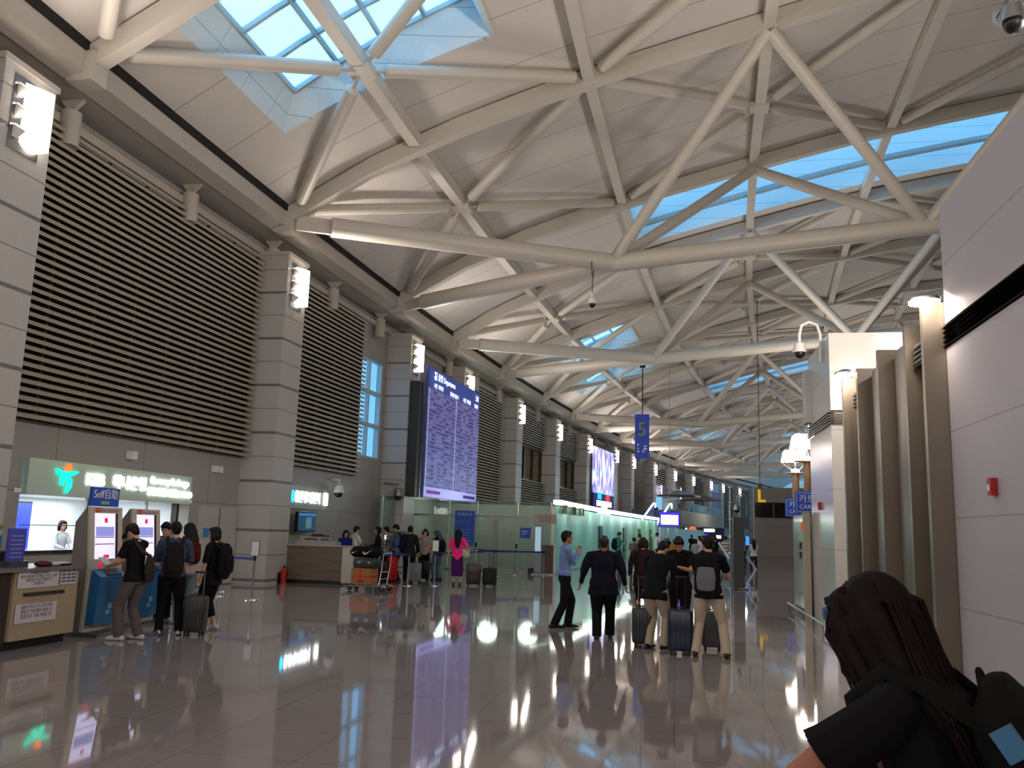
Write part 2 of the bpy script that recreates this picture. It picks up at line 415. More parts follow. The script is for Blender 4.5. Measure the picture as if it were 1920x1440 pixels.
for i, (ya, yb) in enumerate(TR):
    ym = (ya + yb) / 2
    root = thing('roof_truss', 'pale steel three-chord roof truss, ' + tn[i], 'roof truss', W_(-11.2, ym, 10.3), group=None)
    far = i > 4
    for y in (ya, yb):
        mb = MB(); chord(mb, y); mb.build('top_chord', M_steel, root, warp=True, rel=True)
        mb = MB(); mb.box(-11.5, -10.95, y - .22, y + .22, 9.95, 10.55); mb.build('end_plate', M_steel, root, warp=True, rel=True)
    zb = lambda u: 10.3 + (u + 2.3) * .098
    sg = 8 if far else 16
    mb = MB()
    # main bottom chord, then the two forked tubes
    pts = [W_(u, ym, zb(u)) for u in (-2.3, 2.35, 7.2, 12.1, 17, 22, 28)]
    mb.tube(pts, .30, sg); mb.build('bottom_chord', M_steel, root, rel=True, smooth=True)
    for y in (ya, yb):
        mb = MB(); j = W_(-2.3, ym, 10.3); e = Vector(W_(-10.9, y, 10.25)); d = (Vector(j) - e)
        s0 = e + d * .10
        mb.tube([s0, e + d * .55, j], .29, sg); mb.build('forked_tube', M_steel, root, rel=True, smooth=True)
        mb = MB(); mb.beam(e, e + d * .14, .12, .44); mb.build('end_bracket', M_steel, root, rel=True)
    webs = []
    for y in (ya, yb):
        for ub, ut in ((-2.3, 2.35), (7.2, 2.35), (7.2, 12.1), (17, 12.1), (17, 22)):
            webs.append((W_(ub, ym, zb(ub)), W_(ut, y, P(ut) - .1)))
    for a, b in webs:
        mb = MB(); a = Vector(a); b = Vector(b); mb.tube([a, b], .19, sg); mb.build('web_tube', M_steel, root, rel=True, smooth=True)
for i, y in enumerate(PL):
    root = thing('roof_rib', 'pale steel box rib of the roof ' + ['above the left foreground, between the big skylights', 'from which the blue number sign hangs', 'far down the hall'][i], 'roof beam', W_(-11.2, y, 10.3))
    mb = MB(); chord(mb, y); mb.build('rib_beam', M_steel, root, warp=True, rel=True)
    mb = MB(); mb.box(-11.5, -10.95, y - .22, y + .22, 9.95, 10.55); mb.build('end_plate', M_steel, root, warp=True, rel=True)
pn = ['nearest the left wall', 'second from the left wall', 'third from the left wall', 'fourth from the left wall', 'fifth from the left wall', 'sixth from the left wall', 'seventh from the left wall', 'eighth from the left wall']
for i, u in enumerate(PUR):
    root = thing('roof_purlin', 'long flat steel purlin down the hall, ' + pn[i], 'roof beam', W_(u, -10, P(u)))
    ye = [-14] + CH + [LAST + 20]
    for a, b in zip(ye[:-1], ye[1:]):
        mb = MB(); mb.box(u - .16, u + .16, a, b, P(u) - .02, P(u) + .34); mb.build('purlin_length', M_steel, root, warp=True, rel=True)
bays = [(a, b) for a, b in zip(CH[:-1], CH[1:]) if not any(abs(a - t[1]) < .1 for t in TR) or any(abs(b - p) < .1 for p in PL)]
for i, (a, b) in enumerate(bays):
    if a > 125: continue
    ym = (a + b) / 2
    for k, (uc, ul, ur) in enumerate(((-7.4, -11.0, -2.5), (2.35, -2.5, 7.2), (12.1, 7.2, 17))):
        if k == 2 and a > 60: continue
        root = thing('roof_brace', 'crossed tubular brace under the roof, %s bay down the hall, %s' % (ORD[i], ['beside the left wall', 'over mid hall', 'over the right side'][k]), 'roof brace', W_(uc, ym, P(uc)), group='crossed roof braces')
        zc = P(uc) + .02
        mb = MB(); mb.box(uc - .3, uc + .3, ym - .3, ym + .3, zc - .06, zc + .06); mb.build('node_plate', M_alu if k < 0 else M_steel, root, warp=True, rel=True)
        for uu_, yy, s_ in ((ul, a, -1), (ur, a, 1), (ul, b, -1), (ur, b, 1)):
            e = Vector(W_(uu_ - s_ * .35, yy + (.35 if yy < ym else -.35), P(uu_ - s_ * .35) + .12)); c_ = Vector(W_(uc, ym, zc + .02)); d = (c_ - e).normalized()
            mb = MB(); mb.tube([e, e + d * .05, c_ - d * .65, c_ - d * .6], [.03, .17, .17, .05], 10); mb.cyl(c_ - d * .6, c_ - d * .15, .05, 6); mb.build('brace_tube', M_steel, root, rel=True, smooth=True)

# posts standing on the wall head below the cornice
k = 0
for y in [1.5 + 4.4 * i for i in range(30)]:
    near = min(abs(y - q) for q in CH)
    root = thing('cornice_post', 'short round post carrying the cornice, %s along the wall head' % ((ORD + ['eighteenth', 'nineteenth', 'twentieth', 'twenty-first', 'twenty-second', 'twenty-third', 'twenty-fourth', 'twenty-fifth', 'twenty-sixth', 'twenty-seventh', 'twenty-eighth', 'twenty-ninth', 'thirtieth'])[k]), 'post', W_(-12.05, y, 9.3), group='posts below the cornice'); k += 1
    mb = MB(); mb.cyl((-12.05, y, 9.05), (-12.05, y, 9.78), .2, 12); mb.build('post_shaft', M_cornice, root, warp=True, rel=True, smooth=True)
    mb = MB(); mb.prism([(-12.3, 10.05), (-11.75, 10.05), (-12.05, 9.75)], 1, y - .05, y + .05); mb.build('bracket', M_cornice, root, warp=True, rel=True)

# ------------------------------------------------------------------ columns with their light fixtures
CW = ['out of frame at far left', 'at the left edge beside the currency exchange', 'between the two louvred bays, above the fire extinguisher', 'left of the departures board', 'right of the departures board', 'fifth along', 'sixth along, between two windows', 'left of the tall video wall', 'right of the tall video wall', 'beyond the pink picture', 'left of the upstairs shop signs', 'between the two upstairs shop signs', 'behind the parasols', 'left of the purple banner', 'right of the purple banner', 'near the far end', 'last one in sight']
for i, y in enumerate(COLS):
    root = thing('stone_column', 'banded grey stone column, ' + CW[i], 'column', W_(-11.75, y + .6, 0), group=None)
    mb = MB(); mb.box(-12.3, -11.3, y, y + 1.25, 0, 9.45); mb.build('shaft', M_col, root, warp=True, rel=True)
    mb = MB(); mb.box(-12.32, -11.26, y - .05, y + 1.3, 9.45, 9.56); mb.build('cap', M_cornice, root, warp=True, rel=True)
    if i == 0:
        for y0 in (1.5, -9): area('column spotlight', W_(-10.5, y0 + .5, 8.4), (1, -.05, .30), .5, 1.1, 260, (1, .86, .78))  # added fill for right wall and foreground, no fixtures built here
        continue
    fx = thing('column_light', 'bright spotlight fixture high on the column, ' + CW[i], 'light', W_(-11.3, y + .55, 8.2), group=None)
    yc = y + .55
    mb = MB(); mb.box(-11.3, -11.27, yc - .32, yc + .40, 7.95, 9.3); mb.build('housing', M_alu, fx, warp=True, rel=True)
    mb = MB(); mb.hexa([(-11.27, yc - .08, 8.12), (-11.08, yc + .36, 8.12), (-11.08, yc + .42, 8.12), (-11.27, yc + .42, 8.12), (-11.27, yc - .08, 9.24), (-11.08, yc + .36, 9.24), (-11.08, yc + .42, 9.24), (-11.27, yc + .42, 9.24)])
    mb.build('reflector', M_lampglow, fx, warp=True, rel=True)
    for z in (8.28, 8.66, 9.04):
        mb = MB(); mb.tube([(-11.27, yc - .2, z - .12), (-11.2, yc - .2, z), (-11.17, yc - .2, z + .05)], [.05, .10, .11], 12, flat=1); o = mb.build('spot_head', M_white, fx, warp=True, rel=True, smooth=True)
        mb = MB(); mb.cyl((-11.17, yc - .2, z + .055), (-11.165, yc - .2, z + .062), .10, 12); mb.build('lamp', M_lamp, o, warp=True)
        o.children[0].data.transform(Matrix.Translation(-Vector(fx.location)))
    if y < 130:
        l = area('column spotlight', W_(-10.5, yc, 8.4), (1, -.05, .30), .5, 1.1, 200, (1, .87, .79))

# ------------------------------------------------------------------ louvres
def louvre(y0, y1, z0, z1, label, u=-12.0, sp=.16):
    root = thing('louvre_screen', label, 'louvre', W_(u, (y0 + y1) / 2, z0))
    mb = MB(); z = z0
    while z < z1 - .05:
        mb.prism([(u - .12, z + .06), (u, z), (u + .02, z + .07), (u - .1, z + .11)], 1, y0, y1); z += sp
    mb.build('slats', M_slat, root, warp=True, rel=True)
    mb = MB(); n = max(2, round((y1 - y0) / 1.3))
    for i in range(n + 1):
        yy = y0 + .05 + (y1 - y0 - .1) * i / n; mb.box(u - .22, u - .15, yy - .035, yy + .035, z0, z1)
    mb.build('mullions', M_mull, root, warp=True, rel=True)
    MB().box(u - .28, u - .25, y0, y1, z0, z1).build('backing', M_slatb, root, warp=True, rel=True)
louvre(13.45, 22.95, 3.5, 9.35, 'huge tan louvre screen above the currency exchange')
louvre(25.0, 31.05, 3.5, 9.4, 'tall tan louvre screen right of the first whole column')
louvre(2.9, 11.9, 3.5, 9.35, 'tan louvre screen left of the picture edge')
louvre(44.2, 50.9, 2.95, 9.3, 'tall louvre screen beyond the departures board')
louvre(52.7, 61.0, 7.3, 9.3, 'louvre strip above the window with two amber lamps')
louvre(52.7, 61.0, 2.95, 5.0, 'louvre strip below the window with two amber lamps')
louvre(62.4, 70.4, 7.3, 9.3, 'louvre strip above the window with a single amber lamp')
louvre(62.4, 70.4, 2.95, 5.0, 'louvre strip below the window with a single amber lamp')
louvre(88.7, 96.9, 2.4, 9.3, 'tall louvre screen right of the pink picture')
louvre(98.3, 106.5, 7.3, 9.3, 'short louvre strip above the lettered upstairs shop sign', sp=.24)
louvre(107.9, 116.1, 7.3, 9.3, 'short louvre strip right of the upstairs shop sign', sp=.24)
louvre(117.5, 125.9, 3.5, 9.3, 'louvre screen behind the dark parasols', sp=.24)
louvre(134.4, 142.9, 3, 9.3, 'louvre screen right of the purple banner', sp=.24)
louvre(144.4, 152.9, 3, 9.3, 'last louvre screen down the hall', sp=.24)

# added fill: unseen upward lamps without fixtures, brightening the vault
for y, p in ((-8, 440), (2, 330), (19, 290), (40, 340), (62, 420), (85, 500), (110, 600), (138, 600)):
    area('vault fill light', W_(6.5 if y < 50 else 9, y, 6.6), (-.25, .05, 1), 3, 3, p, (1, .90, .82))

for y, p in ((-6, 260), (1, 260), (8, 300), (14.5, 300)):  # added fill for the left wall, hidden above the right wall
    area('left wall fill light', (5.4, y, 6.4), (-1, .25, .12), 1.6, 1.0, p, (1, .89, .80))
area('back fill light', (-4, -12.5, 8), (.05, 1, -.02), 14, 6, 700, (1, .95, .92))  # added fill behind the camera, brightens faces turned towards it
# ------------------------------------------------------------------ right side: stone wall, bronze panels, pillar
X0 = 2.93
mb = MB(); mb.box(X0, 4.8, -10, 10.05, 0, 3.80); mb.box(X0, 4.8, -10, 10.05, 4.07, 5.42); mb.box(X0 + .12, 4.8, -10, 10.0, 3.8, 4.07)
struct('wall_right_near', mb, M_rwall, 'pale stone clad wall')
mb = MB()
for i in range(5): z = 3.82 + i * .052; mb.prism([(X0 - .03, z), (X0 + .1, z), (X0 + .1, z + .02), (X0 - .0, z + .02)], 1, -10, 10.12)
tag(mb.build('louvre_band', M_bronzed), 'dark louvre band along the near stone wall at right', 'louvre')
struct('baseboard_right', MB().box(X0 - .02, X0, -10, 10.05, 0, .1), M_bronzed)
t = thing('bronze_cladding', 'tall dark bronze panelled screen with vertical fins beyond the stone wall', 'wall panel', (2.95, 12.5, 0))
FINS = [(10.06, .28), (10.42, .16), (11.15, .2), (12.6, .2), (14.0, .2), (14.85, .26)]
prev = 10.06
for i, (y, d) in enumerate(FINS):
    mb = MB(); mb.box(2.98 - d, 3.06, y, y + .10, 0, 4.32); mb.build('fin', M_bronze, t, rel=True)
    if i:
        mb = MB(); n = 10; pts = []
        ya, yb = prev + .1, y
        # each leaf bows gently between its fins
        poly = [(3.0 - .10 * math.sin(PI * k / n), ya + (yb - ya) * k / n) for k in range(n + 1)]
        mb.rings([[(p[0], p[1], 0), (p[0], p[1], 4.2), (p[0] + .05, p[1], 4.2), (p[0] + .05, p[1], 0)] for p in poly]); mb.build('panel', M_bronze, t, rel=True, smooth=True)
    prev = y
for y0, y1 in ((10.55, 11.05), (14.12, 14.7)):
    f = MB().box(2.86, 2.94, y0, y1, 3.78, 4.04).build('vent_grille', M_bronzed, t, rel=True)
    mb = MB()
    for k in range(4): mb.box(2.84, 2.9, y0, y1, 3.80 + k * .06, 3.82 + k * .06)
    o = mb.build('grille_blades', M_blackp, f); o.data.transform(Matrix.Translation(-Vector(t.location)))
mb = MB()
for k in range(24): mb.box(2.92, 3.05, 15.35, 15.5, .4 + k * .165, .48 + k * .165)
mb.box(2.98, 3.08, 15.3, 15.6, 0, 4.4); tag(mb.build('notched_strip', M_pil), 'narrow notched stone strip between bronze screen and white pillar', 'wall panel')
for i, y in enumerate((10.25, 14.9)):
    l = thing('wall_floodlight', ['round floodlight on top of the bronze screen at the stone wall', 'round floodlight on top of the bronze screen by the white pillar'][i], 'light', (2.8, y, 4.35))
    mb = MB(); mb.cyl((2.95, y + .1, 4.3), (2.82, y, 4.42), .03, 8); mb.build('arm', M_alu, l, rel=True)
    mb = MB(); mb.tube([(2.78, y, 4.47), (2.78, y, 4.42), (2.78, y, 4.38)], [.06, .17, .18], 16); mb.build('lamp_head', M_alu, l, rel=True, smooth=True)
    mb = MB(); mb.cyl((2.78, y, 4.379), (2.78, y, 4.36), .165, 16); mb.build('lens', M_lamp, l, rel=True)
    area('floodlight beam', (2.62, y - .28, 4.33), (.35, .45, -1), .3, .3, 26, (1, .86, .7))
# white pillar
mb = MB(); mb.box(3.09, 4.55, 18.2, 21.0, 0, 3.97); mb.box(3.09, 4.55, 18.2, 21.0, 4.26, 5.84); mb.box(3.17, 4.47, 18.28, 20.9, 3.97, 4.26); mb.box(2.95, 3.09, 20.55, 21.0, 4.3, 5.5)
tag(mb.build('stone_pillar', M_pil), 'broad cream stone block pillar beyond the bronze screen', 'pillar')
mb = MB()
for i in range(5): z = 3.985 + i * .055; mb.box(3.03, 3.085, 18.13, 21.02, z, z + .022); mb.box(3.085, 4.59, 18.13, 18.19, z, z + .022)
tag(mb.build('louvre_band', M_bronzed), 'dark louvre band wrapping the cream pillar', 'louvre')
area('pillar wash', (3.6, 16.3, 4.75), (.1, 1, .35), .9, .3, 28, (1, .86, .68))
def cctv(name, label, loc, hook=True, big=1., arm=(0, 0), col=M_white):
    t = thing(name, label, 'security camera', loc); x, y, z = loc; b = big
    mb = MB()
    if hook:
        mb.tube([(x + .42 * b, y, z - .25 * b), (x + .42 * b, y, z + .35 * b), (x + .36 * b, y, z + .55 * b), (x + .2 * b, y, z + .62 * b), (x + .05 * b, y, z + .55 * b), (x, y, z + .35 * b), (x, y, z + .15 * b)], .032 * b, 8)
    else:
        mb.tube([(x + arm[0], y + arm[1], z + .32 * b), (x, y, z + .3 * b), (x, y, z + .1 * b)], .03 * b, 8)
    mb.build('bracket', col, t, rel=True, smooth=True)
    mb = MB(); mb.tube([(x, y, z + .18 * b), (x, y, z + .15 * b), (x, y, z + .02 * b), (x, y, z - .04 * b)], [.05 * b, .11 * b, .14 * b, .15 * b], 14); mb.build('housing', col, t, rel=True, smooth=True)
    mb = MB(); mb.ell((x, y, z - .05 * b), .11 * b, .11 * b, .12 * b, 14, 8); mb.build('dome', M_blackp, t, rel=True, smooth=True)
    return t
cctv('dome_camera', 'white dome security camera on a swan-neck pole by the pillar', (2.62, 18.9, 5.62))
cctv('dome_camera', 'dome security camera at the top right corner', (2.78, 7.3, 6.02), False, .75, (0.0, .35), M_alu)
mb = MB(); mb.cyl((2.78, 7.65, 6.2), (2.78, 7.65, 6.3), .03); mb.cyl((2.78, 7.62, 6.26), (3.3, 7.62, 6.26), .03, 8); mb.cyl((3.3, 7.62, 5.42), (3.3, 7.62, 6.3), .03, 8)
mb.build('camera_pole', M_alu, bpy.data.objects['dome_camera.001'], rel=True)
def tagbox(label, x, y, z, w=.1, h=.16, side=-1):
    t = thing('call_point', label, 'fire alarm', (x, y, z))
    MB().box(-.03, .03, -w / 2, w / 2, -h / 2, h / 2).build('case', mat('signal red', (.66, .08, .10), .4), t)
    MB().box(side * .035 - .003, side * .035 + .003, -w / 4, w / 4, -h / 4, h / 8).build('button', M_white, t)
tagbox('small red call point on the near stone wall', 2.9, 8.80, 2.23)
tagbox('small dark red call point on the cream pillar', 3.06, 19.7, 2.4)
tagbox('red call point on the column above the fire extinguisher', -11.27, 23.65, 2.03, .16, .2, 1)
MB().box(2.905, 2.93, 8.72, 8.75, .35, .52).build('socket_cover', M_alu).rotation_euler = (0, 0, 0)
tag(bpy.data.objects['socket_cover'], 'slim metal cover low on the near stone wall', 'cover plate')
# lift shaft glass behind the pillar and bumper rail
t = thing('glass_lift', 'green glass lift shaft beyond the cream pillar', 'lift', (3.1, 21.9, 0))
MB().box(2.93, 2.97, 21.15, 22.9, .12, 2.25).build('glass_panel', M_lift, t, rel=True)
MB().box(2.90, 3.05, 21.02, 21.14, 0, 2.3).build('post', mat('beige post', (.72, .66, .56)), t, rel=True)
MB().box(2.93, 4.4, 22.9, 22.96, .12, 2.25).build('glass_panel', M_lift, t, rel=True)
MB().box(2.88, 4.4, 21.15, 22.98, 0, .12).build('plinth', M_blackp, t, rel=True)
MB().box(2.90, 2.925, 21.6, 21.9, 1.25, 1.4).build('call_panel', M_blackp, t, rel=True)
MB().box(2.90, 2.925, 21.6, 21.9, 1.47, 1.62).build('call_panel', M_blackp, t, rel=True)
MB().box(2.90, 2.925, 21.3, 21.55, 1.9, 2.08).build('notice', mat('orange', (.86, .38, .16), emit=.3), t, rel=True)
t = thing('bumper_rail', 'low steel bumper rail along the foot of the cream pillar', 'rail', (2.72, 18.5, 0))
MB().tube([(2.72, 15.6, .16), (2.72, 22.6, .16)], .025, 8).build('rail', M_chrome, t, rel=True)
for y in (15.8, 17.5, 19.2, 20.9, 22.4):
    MB().cyl((2.72, y, 0), (2.72, y, .16), .018, 8).build('leg', M_chrome, t, rel=True)
# far cross wall with a window band and the letter
mb = MB(); mb.box(4.85, 16, 56, 56.5, 0, 4.75)
M_far = grid_mat('brown grey far wall', (.50, .465, .44), py=500, pz=.9, offz=.55, w=.03, jc=(.36, .34, .32))
struct('wall_far', mb, M_far, 'brown grey cross wall with a dark window band')
mb = MB(); mb.box(4.9, 15, 55.93, 55.99, 2.93, 3.83); w = struct('window_20', mb, mat('dark window glass', (.05, .045, .045), .12), 'dark window band in the far wall')
mb = MB()
for k in range(9): mb.box(5.95 + k * 1.05, 6.05 + k * 1.05, 55.88, 55.94, 2.9, 3.86)
mb.build('window_frame', mat('dark frame', (.3, .28, .26)), w)
t = thing('letter_sign', 'big yellow letter L hanging before the far wall', 'sign', (4.95, 52, 3.68))
M_yel = mat('yellow sign', (.98, .78, .05), emit=.35)
mb = MB(); mb.prism([(4.74, 4.42), (4.88, 4.42), (4.88, 3.83), (5.16, 3.83), (5.16, 3.69), (4.74, 3.69)], 1, 51.97, 52.05); mb.build('letter', M_yel, t, rel=True)
mb = MB(); mb.box(4.72, 4.98, 51.9, 52.1, 4.44, 4.75); mb.cyl((4.85, 52, 4.7), (4.85, 52, 15.6), .02, 6); mb.build('hanger', M_blackp, t, rel=True)

# tall lamp standards with fabric shades and cart signs
M_wood = wood_mat('warm wood post', (.50, .38, .27), (.62, .49, .36), (3, 3, .6))
M_shade = mat('lit fabric shade', (1, .95, .88), emit=5)
for i, (x, y) in enumerate(((5.9, 45), (5.45, 38))):
    t = thing('lamp_standard', ['tall lamp on a wooden post, left of two with square shades', 'tall lamp on a wooden post, right of two, nearer the pillar'][i], 'lamp', (x, y, 0))
    MB().tube([(0, 0, 0), (0, 0, 4.85)], .17 if i == 0 else .15, 16).build('post', M_wood, t, smooth=True)
    mb = MB(); n = 4
    mb.rings([[(sx * w_, sy * w_, z) for sx, sy in ((-1, -1), (1, -1), (1, 1), (-1, 1))] for w_, z in ((.62, 5.45), (.52, 5.98))]); mb.build('lamp_shade', M_shade, t)
    mb = MB()
    for sx, sy in ((-1, -1), (1, -1), (1, 1), (-1, 1)): mb.cyl((sx * .6, sy * .6, 5.45), (sx * .08, sy * .08, 4.95), .018, 6)
    mb.build('stay_rod', M_alu, t)
    MB().ell((0, 0, 4.98), .2, .2, .12).build('bulb', M_lamp, t, smooth=True)
    MB().tube([(0, 0, 5.0), (0, 0, 5.5)], .05, 8).build('stem', M_alu, t)
    MB().tube([(0, 0, 4.86), (0, 0, 4.9)], .5, 20).build('collar_plate', mat('pink collar plate', (.85, .68, .6), .4), t)  # collar plate in one even pink
    mb = MB(); mb.cyl((.1, 0, 5.98), (.1, 0, 6.5), .012, 6); mb.ball((.1, 0, 6.58), .11); mb.build('finial_bulb', M_lamp, t, smooth=True)
    l = bpy.data.lights.new('shade light', 'POINT'); l.energy = 60; l.color = (1, .82, .65); l.shadow_soft_size = .5; o = bpy.data.objects.new('shade light', l); C.objects.link(o); o.location = (x, y - .9, 5.2)
    s_ = thing('cart_sign', ['blue cart sign on the left lamp post', 'blue cart sign on the right lamp post, nearer the pillar'][i], 'sign', (x - .1, y - .25, 2.75))
    MB().box(-.45, .5, -.03, .03, 0, .88).build('panel', M_blue, s_)
    mb = MB()
    for a, b, c_, d in ((-.39, .44, .05, .065), (-.39, .44, .81, .825), (-.39, -.375, .05, .825), (.425, .44, .05, .825)): mb.box(a, b, -.036, -.03, c_, d)
    mb.build('border', M_white, s_)
    text('lettering', '카트', .36, M_white, s_, (.03, -.04, .56), FY); text('lettering', 'CART', .24, M_white, s_, (.03, -.04, .24), FY)
# litter bins beyond
for i, (x, y) in enumerate(((5.55, 41), (4.62, 33.3))):
    t = thing('litter_bin', ['white litter bin by the far lamp post', 'white litter bin nearer the glass lift'][i], 'bin', (x, y, 0))
    MB().rbox(-.17, .17, -.17, .17, 0, .62, .03).build('body', mat('bin grey', (.66, .68, .66)), t)
    MB().rbox(-.19, .19, -.19, .19, .66, .76, .03).build('lid', M_white, t)
    MB().box(-.1, .1, -.175, -.171, .2, .4).build('sticker', mat('sticker', (.35, .5, .45)), t)
    MB().box(-.14, .14, -.14, .14, .6, .68).build('opening', M_blackp, t)

# ------------------------------------------------------------------ glass screens across and along the hall
def office_fill():  # added fill lamps that brighten the room behind the glass
    for x in (-10, -8, -6.2):
        l = bpy.data.lights.new('office fill light', 'POINT'); l.energy = 65; l.color = (.95, 1, .95); l.shadow_soft_size = .45
        o = bpy.data.objects.new('office fill light', l); C.objects.link(o); o.location = (x, 38.6, 2.7)
GY = 36.
M_clear = glass_mat('clear green glass', (.60, .72, .66), .16, .03, .10)
M_edge = mat('glass edge strip', (.66, .80, .74), .3)
t = thing('glass_partition', 'clear green glass partition with doors across the left half of the hall', 'partition', (-7.9, GY, 0))
xs = [-11.0, -9.25, -8.05, -6.35, -4.95]
for a, b in zip(xs[:-1], xs[1:]):
    MB().box(a + .03, b - .03, GY - .01, GY + .01, .05, 2.2).build('glass_panel', M_clear, t, rel=True)
    MB().box(a + .03, b - .03, GY - .01, GY + .01, 2.25, 2.85).build('fanlight', M_clear, t, rel=True)
for x in xs: MB().box(x - .025, x + .025, GY - .04, GY + .04, 0, 2.86).build('post', M_edge, t, rel=True)
MB().box(-11, -4.95, GY - .03, GY + .03, 2.19, 2.26).build('rail', M_alu, t, rel=True)
MB().box(-11, -4.95, GY - .04, GY + .04, 0, .06).build('sill', M_alu, t, rel=True)
for x in (-7.25,): MB().box(x - .09, x + .09, GY - .08, GY + .08, 0, 2.12).build('door_mullion', M_alu, t, rel=True)
for x in (-8.05, -6.35): MB().box(x - .04, x + .04, GY - .06, GY - .02, .95, 1.15).build('lock', M_blackp, t, rel=True)
# second clear screen beside the departures board, running along the hall
t = thing('glass_partition', 'tall glass screen edge just right of the banded column below the departures board', 'partition', (-10.95, 34.4, 0))
MB().box(-10.97, -10.93, 32.4, 35.9, .05, 2.85).build('glass_panel', M_clear, t, rel=True); office_fill(); MB().box(-10.98, -10.93, 32.3, 32.38, 0, 2.86).build('post', M_edge, t, rel=True)
# cross wall seen through the glass
struct('wall_back_office', MB().box(-12.3, -5.2, 40.5, 40.8, 0, 2.85), mat('beige office wall', (.56, .52, .48), .6))
# lit green wall
t = thing('lit_glass_wall', 'long frosted green glass wall washed by a bright light line', 'partition', W_(-5.6, 50, 0))
segs = [36.2, 39.6, 43, 46.4, 49.8, 53.2, 56.6, 60, 63.4, 66.8, 70]
for a, b in zip(segs[:-1], segs[1:]):
    MB().box(-5.63, -5.6, a + .01, b - .01, .06, 2.72, 1).build('glass_panel', M_frost, t, warp=True, rel=True)
    MB().box(-5.72, -5.38, a, b, 2.80, 2.98).build('light_line', mat('light line', (.95, 1, .95), emit=3), t, warp=True, rel=True)
    MB().box(-5.65, -5.58, a, b, 0, .06).build('sill', M_alu, t, warp=True, rel=True)
    area('light line wash', W_(-5.35, (a + b) / 2, 2.74), (-.28, 0, -1), .3, 3.3, 20, (.95, 1, .93))
MB().box(-11.3, -5.7, 36.3, 36.4, 0, 2.2).build('x', M_frost).name = 'tmp'
bpy.data.objects.remove(bpy.data.objects['tmp'])
for i, y in enumerate((47.2, 55.5, 61.5, 66.5)):
    MB().box(-5.59, -5.53, y, y + .95, .06, 2.05).build('door_leaf', mat('dark green glass', (.12, .2, .17), .15), t, warp=True, rel=True)
mb = MB()
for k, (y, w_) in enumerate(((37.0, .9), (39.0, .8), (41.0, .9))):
    o = MB().box(-5.5, -5.4, y, y + w_, 2.45, 2.85).build('notice_board', mat('grey green notice board', (.33, .36, .30), .7), t, warp=True, rel=True)  # boards in one even dark grey green
MB().box(-5.585, -5.575, 38.9, 39.3, 1.95, 2.35).build('paper_notice', M_white, t, warp=True, rel=True)
# lower glass run on the far side
t = thing('low_glass_screen', 'lower pale green glass screen beyond the lit wall', 'partition', (0, 70, 0))
pts = [(-.95, 62), (-.1, 67), (.9, 72), (1.9, 77), (2.7, 82)]
for p, q in zip(pts[:-1], pts[1:]):
    MB().beam((p[0], p[1], 1.1), (q[0], q[1], 1.1), .04, 2.15).build('glass_panel', M_frost2, t, rel=True)
# monitor on the end of the lit wall
t = thing('hanging_monitor', 'boxy information monitor with a white screen above the green glass wall', 'monitor', (-.2, 64, 2.31))
MB().box(-1.0, .42, 63.98, 64.7, 2.31, 3.29).build('case', mat('dark blue case', (.10, .10, .22), .4), t, rel=True)
MB().box(-.97, .40, 63.95, 63.975, 2.34, 3.27).build('screen_border', mat('blue screen', (.2, .16, .9), emit=1.6), t, rel=True)
MB().box(-.88, .31, 63.93, 63.95, 2.42, 3.08).build('screen', mat('white screen', (.93, .93, 1), emit=5), t, rel=True)
MB().cyl((-.3, 64.3, 3.29), (-.3, 64.3, 14), .02, 6).build('hanger', M_alu, t, rel=True)

# ------------------------------------------------------------------ currency exchange booth
M_boothw = mat('white booth wall', (.90, .93, .94), .5)
mb = MB(); mb.box(-15.3, -15.2, 14.6, 21, 0, 2.9); mb.box(-15.2, -12.6, 14.6, 14.7, 0, 2.9); mb.box(-15.2, -12.6, 20.75, 20.85, 0, 2.9); mb.box(-15.2, -12.3, 14.6, 20.9, 2.12, 2.2)
struct('wall_booth', mb, M_boothw, 'bright booth interior', warp=True)
area('booth ceiling panel', (-13.8, 17.7, 2.08), (0, 0, -1), 2, 4.6, 170, (.93, .98, 1))
t = thing('exchange_sign', 'pale green fascia sign with glowing white letters over the currency exchange', 'sign', (-12.2, 17.8, 2.1))
MB().box(-12.3, -12.16, 14.88, 20.72, 2.09, 2.79).build('fascia', mat('pale green fascia', (.76, .84, .76), .2), t, rel=True)
M_let = mat('glowing letters', (1, .98, 1), emit=3.2)
M_teal = mat('teal glow', (.05, .85, .72), emit=1.6)
lx = .06
text('lettering', 'KEB', .36, M_let, t, (lx, -.93, .37), FX, .02, sx=1.0)
text('lettering', '하나은행', .34, M_let, t, (lx, .30, .36), FX, .02, sx=1.02)
text('lettering', 'Currency Exchange', .23, M_let, t, (lx, 1.92, .50), FX, .02, sx=.92)
text('lettering', '환전·両替·兌換', .21, M_let, t, (lx, 1.63, .22), FX, .02, sx=.95)
mb = MB()
for k in range(4): mb.cyl((lx, 2.33 + k * .17, .22), (lx + .03, 2.33 + k * .17, .22), .075, 12)
mb.build('currency_roundels', M_let, t)
mb = MB(); mb.ell((lx + .02, -1.83, .58), .03, .085, .075, 12, 8); mb.build('logo_head', mat('orange glow', (.98, .42, .12), emit=1.6), t, smooth=True)
mb = MB(); mb.tube([(lx + .02, -2.20, .52), (lx + .02, -2.08, .44), (lx + .02, -1.85, .43), (lx + .02, -1.55, .50)], [.03, .06, .06, .025], 8, ref=(1, 0, 0))
mb.build('logo_arms', M_teal, t, smooth=True)
mb = MB(); mb.tube([(lx + .02, -2.0, .20), (lx + .02, -1.99, .30), (lx + .02, -1.88, .37), (lx + .02, -1.77, .32), (lx + .02, -1.77, .2), (lx + .02, -1.86, .06)], [.03, .05, .05, .05, .05, .03], 8, ref=(1, 0, 0))
mb.build('logo_body', M_teal, t, smooth=True)
